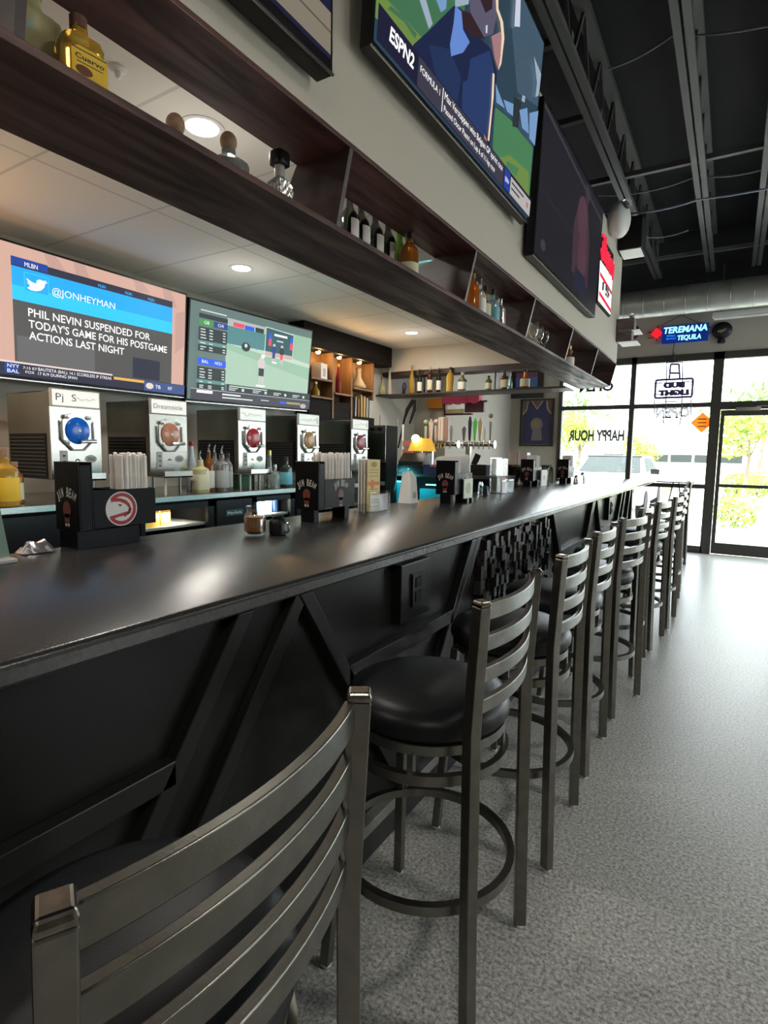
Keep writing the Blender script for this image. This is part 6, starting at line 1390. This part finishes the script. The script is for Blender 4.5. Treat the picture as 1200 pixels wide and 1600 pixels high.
# ================================================================== OUTDOORS
GR = mat('concrete_lot', (0.55, 0.54, 0.51), 0.9, noise=0.1, nscale=2)
struct(MB().m(GR).box((-80, YF+0.06, -0.12), (90, 140, -0.02)).build('ground'))
LAWN = mat('sunlit_grass', (0.22, 0.32, 0.06), 0.9, noise=0.3, nscale=8)
tag(MB().m(LAWN).box((-40, 24, -0.02), (-1.2, 28.6, 0.06)).build('lawn_strip'), 'green lawn strip beyond the parked car', 'lawn', kind='stuff')
tag(MB().m(LAWN).box((3.0, 20, -0.02), (30, 27, 0.06)).build('lawn_strip'), 'bright lawn island seen through the glass door', 'lawn', kind='stuff')
tag(MB().m(mat('kerb', (0.6, 0.58, 0.5), 0.9)).box((-6, 12.4, -0.02), (12, 12.7, 0.06)).build('kerb'), 'pale kerb line outside the door', 'kerb')
def foliage(b, c, r, n, size, rr, flat=1.0):
    for _ in range(n):
        while True:
            v = Vector((rr.uniform(-1, 1), rr.uniform(-1, 1), rr.uniform(-1, 1)))
            if 0.25 < v.length < 1: break
        p = Vector(c)+Vector((v.x*r[0], v.y*r[1], v.z*r[2])); s = size*rr.uniform(0.6, 1.3)
        d1 = Vector((rr.uniform(-1, 1), rr.uniform(-1, 1), rr.uniform(-1, 1))).normalized(); d2 = d1.orthogonal().normalized()
        b.poly([p-d1*s, p-d2*s*0.45, p+d1*s, p+d2*s*0.45])
LEAF = mat('leaf_yellow_green', (0.30, 0.42, 0.06), 0.7); LEAF2 = mat('leaf_green', (0.12, 0.22, 0.06), 0.7); BARK = mat('bark', (0.18, 0.14, 0.10), 0.9)
def tree(u, vbase, vtop, y, spread, label, leaf, seed, dens=900, trunk=True):
    rr = random.Random(seed); q = P(u, vbase, y=y); zt_ = P(u, vtop, y=y).z
    gz = 0.061 if 20 < y < 27 else -0.02
    t = thing('tree', label, 'tree', (q.x, y, gz), 0, 'trees outside'); h = zt_
    b = MB().m(leaf)
    for k in range(7):
        foliage(b, (rr.uniform(-.5, .5)*spread, rr.uniform(-.5, .5)*spread, h*rr.uniform(0.55, 0.9)), (spread*.55, spread*.55, h*0.16), dens//7, h*0.035, rr)
    b.build('foliage', t, fix=False)
    b = MB().m(BARK); b.tube([(0, 0, 0), (0.03*h, 0, h*.4), (0, 0.02*h, h*.85)], [h*.022, h*.016, h*.006], 8)
    for k in range(4):
        a = rr.uniform(0, 6.28); b.tube([(0.03*h, 0, h*.42), (math.cos(a)*spread*.5, math.sin(a)*spread*.5, h*.72)], [h*.010, h*.004], 6)
    b.build('trunk', t, smooth=SM)
tree(903, 700, 640, 30, 1.3, 'yellow-green tree behind the left window', LEAF, 1)
tree(1000, 700, 672, 34, 1.1, 'small yellow-green tree right of the left mullion', LEAF, 2)
tree(905, 640, 596, 52, 3.2, 'distant tree crown above the yellow-green tree', LEAF2, 3, 500)
tree(1165, 720, 628, 22, 1.2, 'tree with pale foliage seen through the glass door', LEAF, 4)
tree(1185, 700, 585, 34, 3.4, 'tall spreading tree behind the door transom', LEAF2, 5, 700)
rr = random.Random(21)
for i, u in enumerate((884, 908, 932, 956, 980)):
    q = P(u, 706, y=27); b = MB().m(LEAF2); foliage(b, (0, 0, 0.62), (0.26, 0.4, 0.5), 240, 0.08, rr); b.m(BARK).tube([(0, 0, 0.002), (0, 0, 0.6)], 0.02, 5)
    tag(b.build('hedge_bush', loc=(q.x, 27, 0.06), fix=False), 'green hedge bush beyond the parked car, number %d from the left' % (i+1), 'bush', 'hedge beyond the car')
for u, y, s, l in ((1148, 13.4, 0.44, 'rounded bush by the kerb outside the door'), (1150, 23, 0.55, 'left low bush on the lawn island'), (1180, 24, 0.6, 'right low bush on the lawn island')):
    q = P(u, 800, y=y); b = MB().m(LEAF); foliage(b, (0, 0, s*.75), (s*1.1, s, s*.8), 420, s*0.14, rr)
    b.m(BARK)
    for k in range(5): b.tube([(0, 0, 0), (rr.uniform(-.4, .4)*s, rr.uniform(-.4, .4)*s, s*.9)], 0.012, 5)
    tag(b.build('bush', loc=(q.x, y, 0.0 if y < 20 else 0.06), fix=False), l, 'bush')
# parked car, nose toward the building
q = P(968, 740, y=15.2)
car = thing('car', 'white parked car facing the window', 'car', (q.x-0.1, 15.2, 0))
CW = mat('white_car_paint', (0.8, 0.8, 0.8), 0.25, coat=0.5); CG = mat('car_glass', (0.045, 0.055, 0.055), 0.5, spec=0.1)
side = [(-2.0, 0.35), (-2.05, 0.75), (-1.9, 0.92), (-0.95, 1.02), (-0.95, 0.98), (2.1, 1.0), (2.2, 0.8), (2.2, 0.35)]
secs = []
MB().m(CW).loft([[Vector((x, y, z)) for y, z in side] for x in (-0.88, -0.80, 0.80, 0.88)]).build('body', car, bevel=0.03)
cab = [(-0.95, 1.0), (-0.25, 1.40), (1.2, 1.43), (1.9, 1.0)]
MB().m(CW).loft([[Vector((sx*(0.80 if z < 1.2 else 0.66), y, z)) for y, z in cab] for sx in (-1, 1)]).build('cabin', car)
MB().m(CG).hexa([(-0.70, -0.93, 1.03), (0.70, -0.93, 1.03), (0.69, -0.91, 1.03), (-0.69, -0.91, 1.03), (-0.60, -0.30, 1.385), (0.60, -0.30, 1.385), (0.59, -0.27, 1.385), (-0.59, -0.27, 1.385)]).build('windscreen', car)
MB().m(mat('dark_gasket', (0.02, 0.02, 0.02), 0.7, spec=0.1)).hexa([(-0.62, -0.31, 1.36), (0.62, -0.31, 1.36), (0.62, -0.28, 1.36), (-0.62, -0.28, 1.36), (-0.64, -0.25, 1.42), (0.64, -0.25, 1.42), (0.64, -0.22, 1.42), (-0.64, -0.22, 1.42)]).build('visor_band', car)
for sx in (-1, 1):
    MB().m(CG).hexa([(sx*0.79, -0.6, 1.04), (sx*0.80, -0.6, 1.04), (sx*0.80, 1.6, 1.04), (sx*0.79, 1.6, 1.04), (sx*0.665, -0.2, 1.37), (sx*0.685, -0.2, 1.37), (sx*0.685, 1.1, 1.37), (sx*0.665, 1.1, 1.37)]).build('side_window', car)
    MB().m(CG).box((sx*0.55-0.18, -2.06, 0.62), (sx*0.55+0.18, -1.99, 0.76)).build('headlight', car)
    for y in (-1.3, 1.35): MB().m(BLACKM).tube([(sx*0.72, y, 0.32), (sx*0.90, y, 0.32)], 0.32, 20).build('wheel', car, smooth=SM)
    MB().m(BLACK).box((sx*0.98-0.09, -0.75, 1.0), (sx*0.98+0.09, -0.65, 1.12)).build('mirror', car)
b = MB().m(BLACKM).box((-0.45, -2.07, 0.45), (0.45, -2.0, 0.6)); b.build('grille', car)
q0, q1 = P(985, 706, y=62), P(1112, 706, y=62)
bd = thing('building', 'long low pale building with dark window band across the street', 'building', ((q0.x+q1.x)/2, 64, 0)); hw = (q1.x-q0.x)/2+3
MB().m(mat('pale_stucco', (0.75, 0.74, 0.70), 0.9)).box((-hw, -2, -0.02), (hw, 3, 2.6)).build('wall', bd)
n = 6
for k in range(n):
    x = -hw+0.4+(2*hw-0.8)*k/n; MB().m(mat('dark_shopfront', (0.03, 0.036, 0.034), 0.6, spec=0.1)).box((x+0.1, -2.03, 0.9), (x+(2*hw-0.8)/n-0.1, -1.99, 1.65)).build('window', bd)
q = P(940, 712, y=26)
sg = thing('street_sign', 'small grey roadside sign beyond the hedge', 'sign', (P(939, 668, y=29).x, 29, 0))
MB().m(LABG).box((-0.06, -0.02, -0.018), (0.06, 0.02, 2.0)).box((-0.28, -0.04, 2.0), (0.28, 0.04, 3.0)).build('panel', sg)
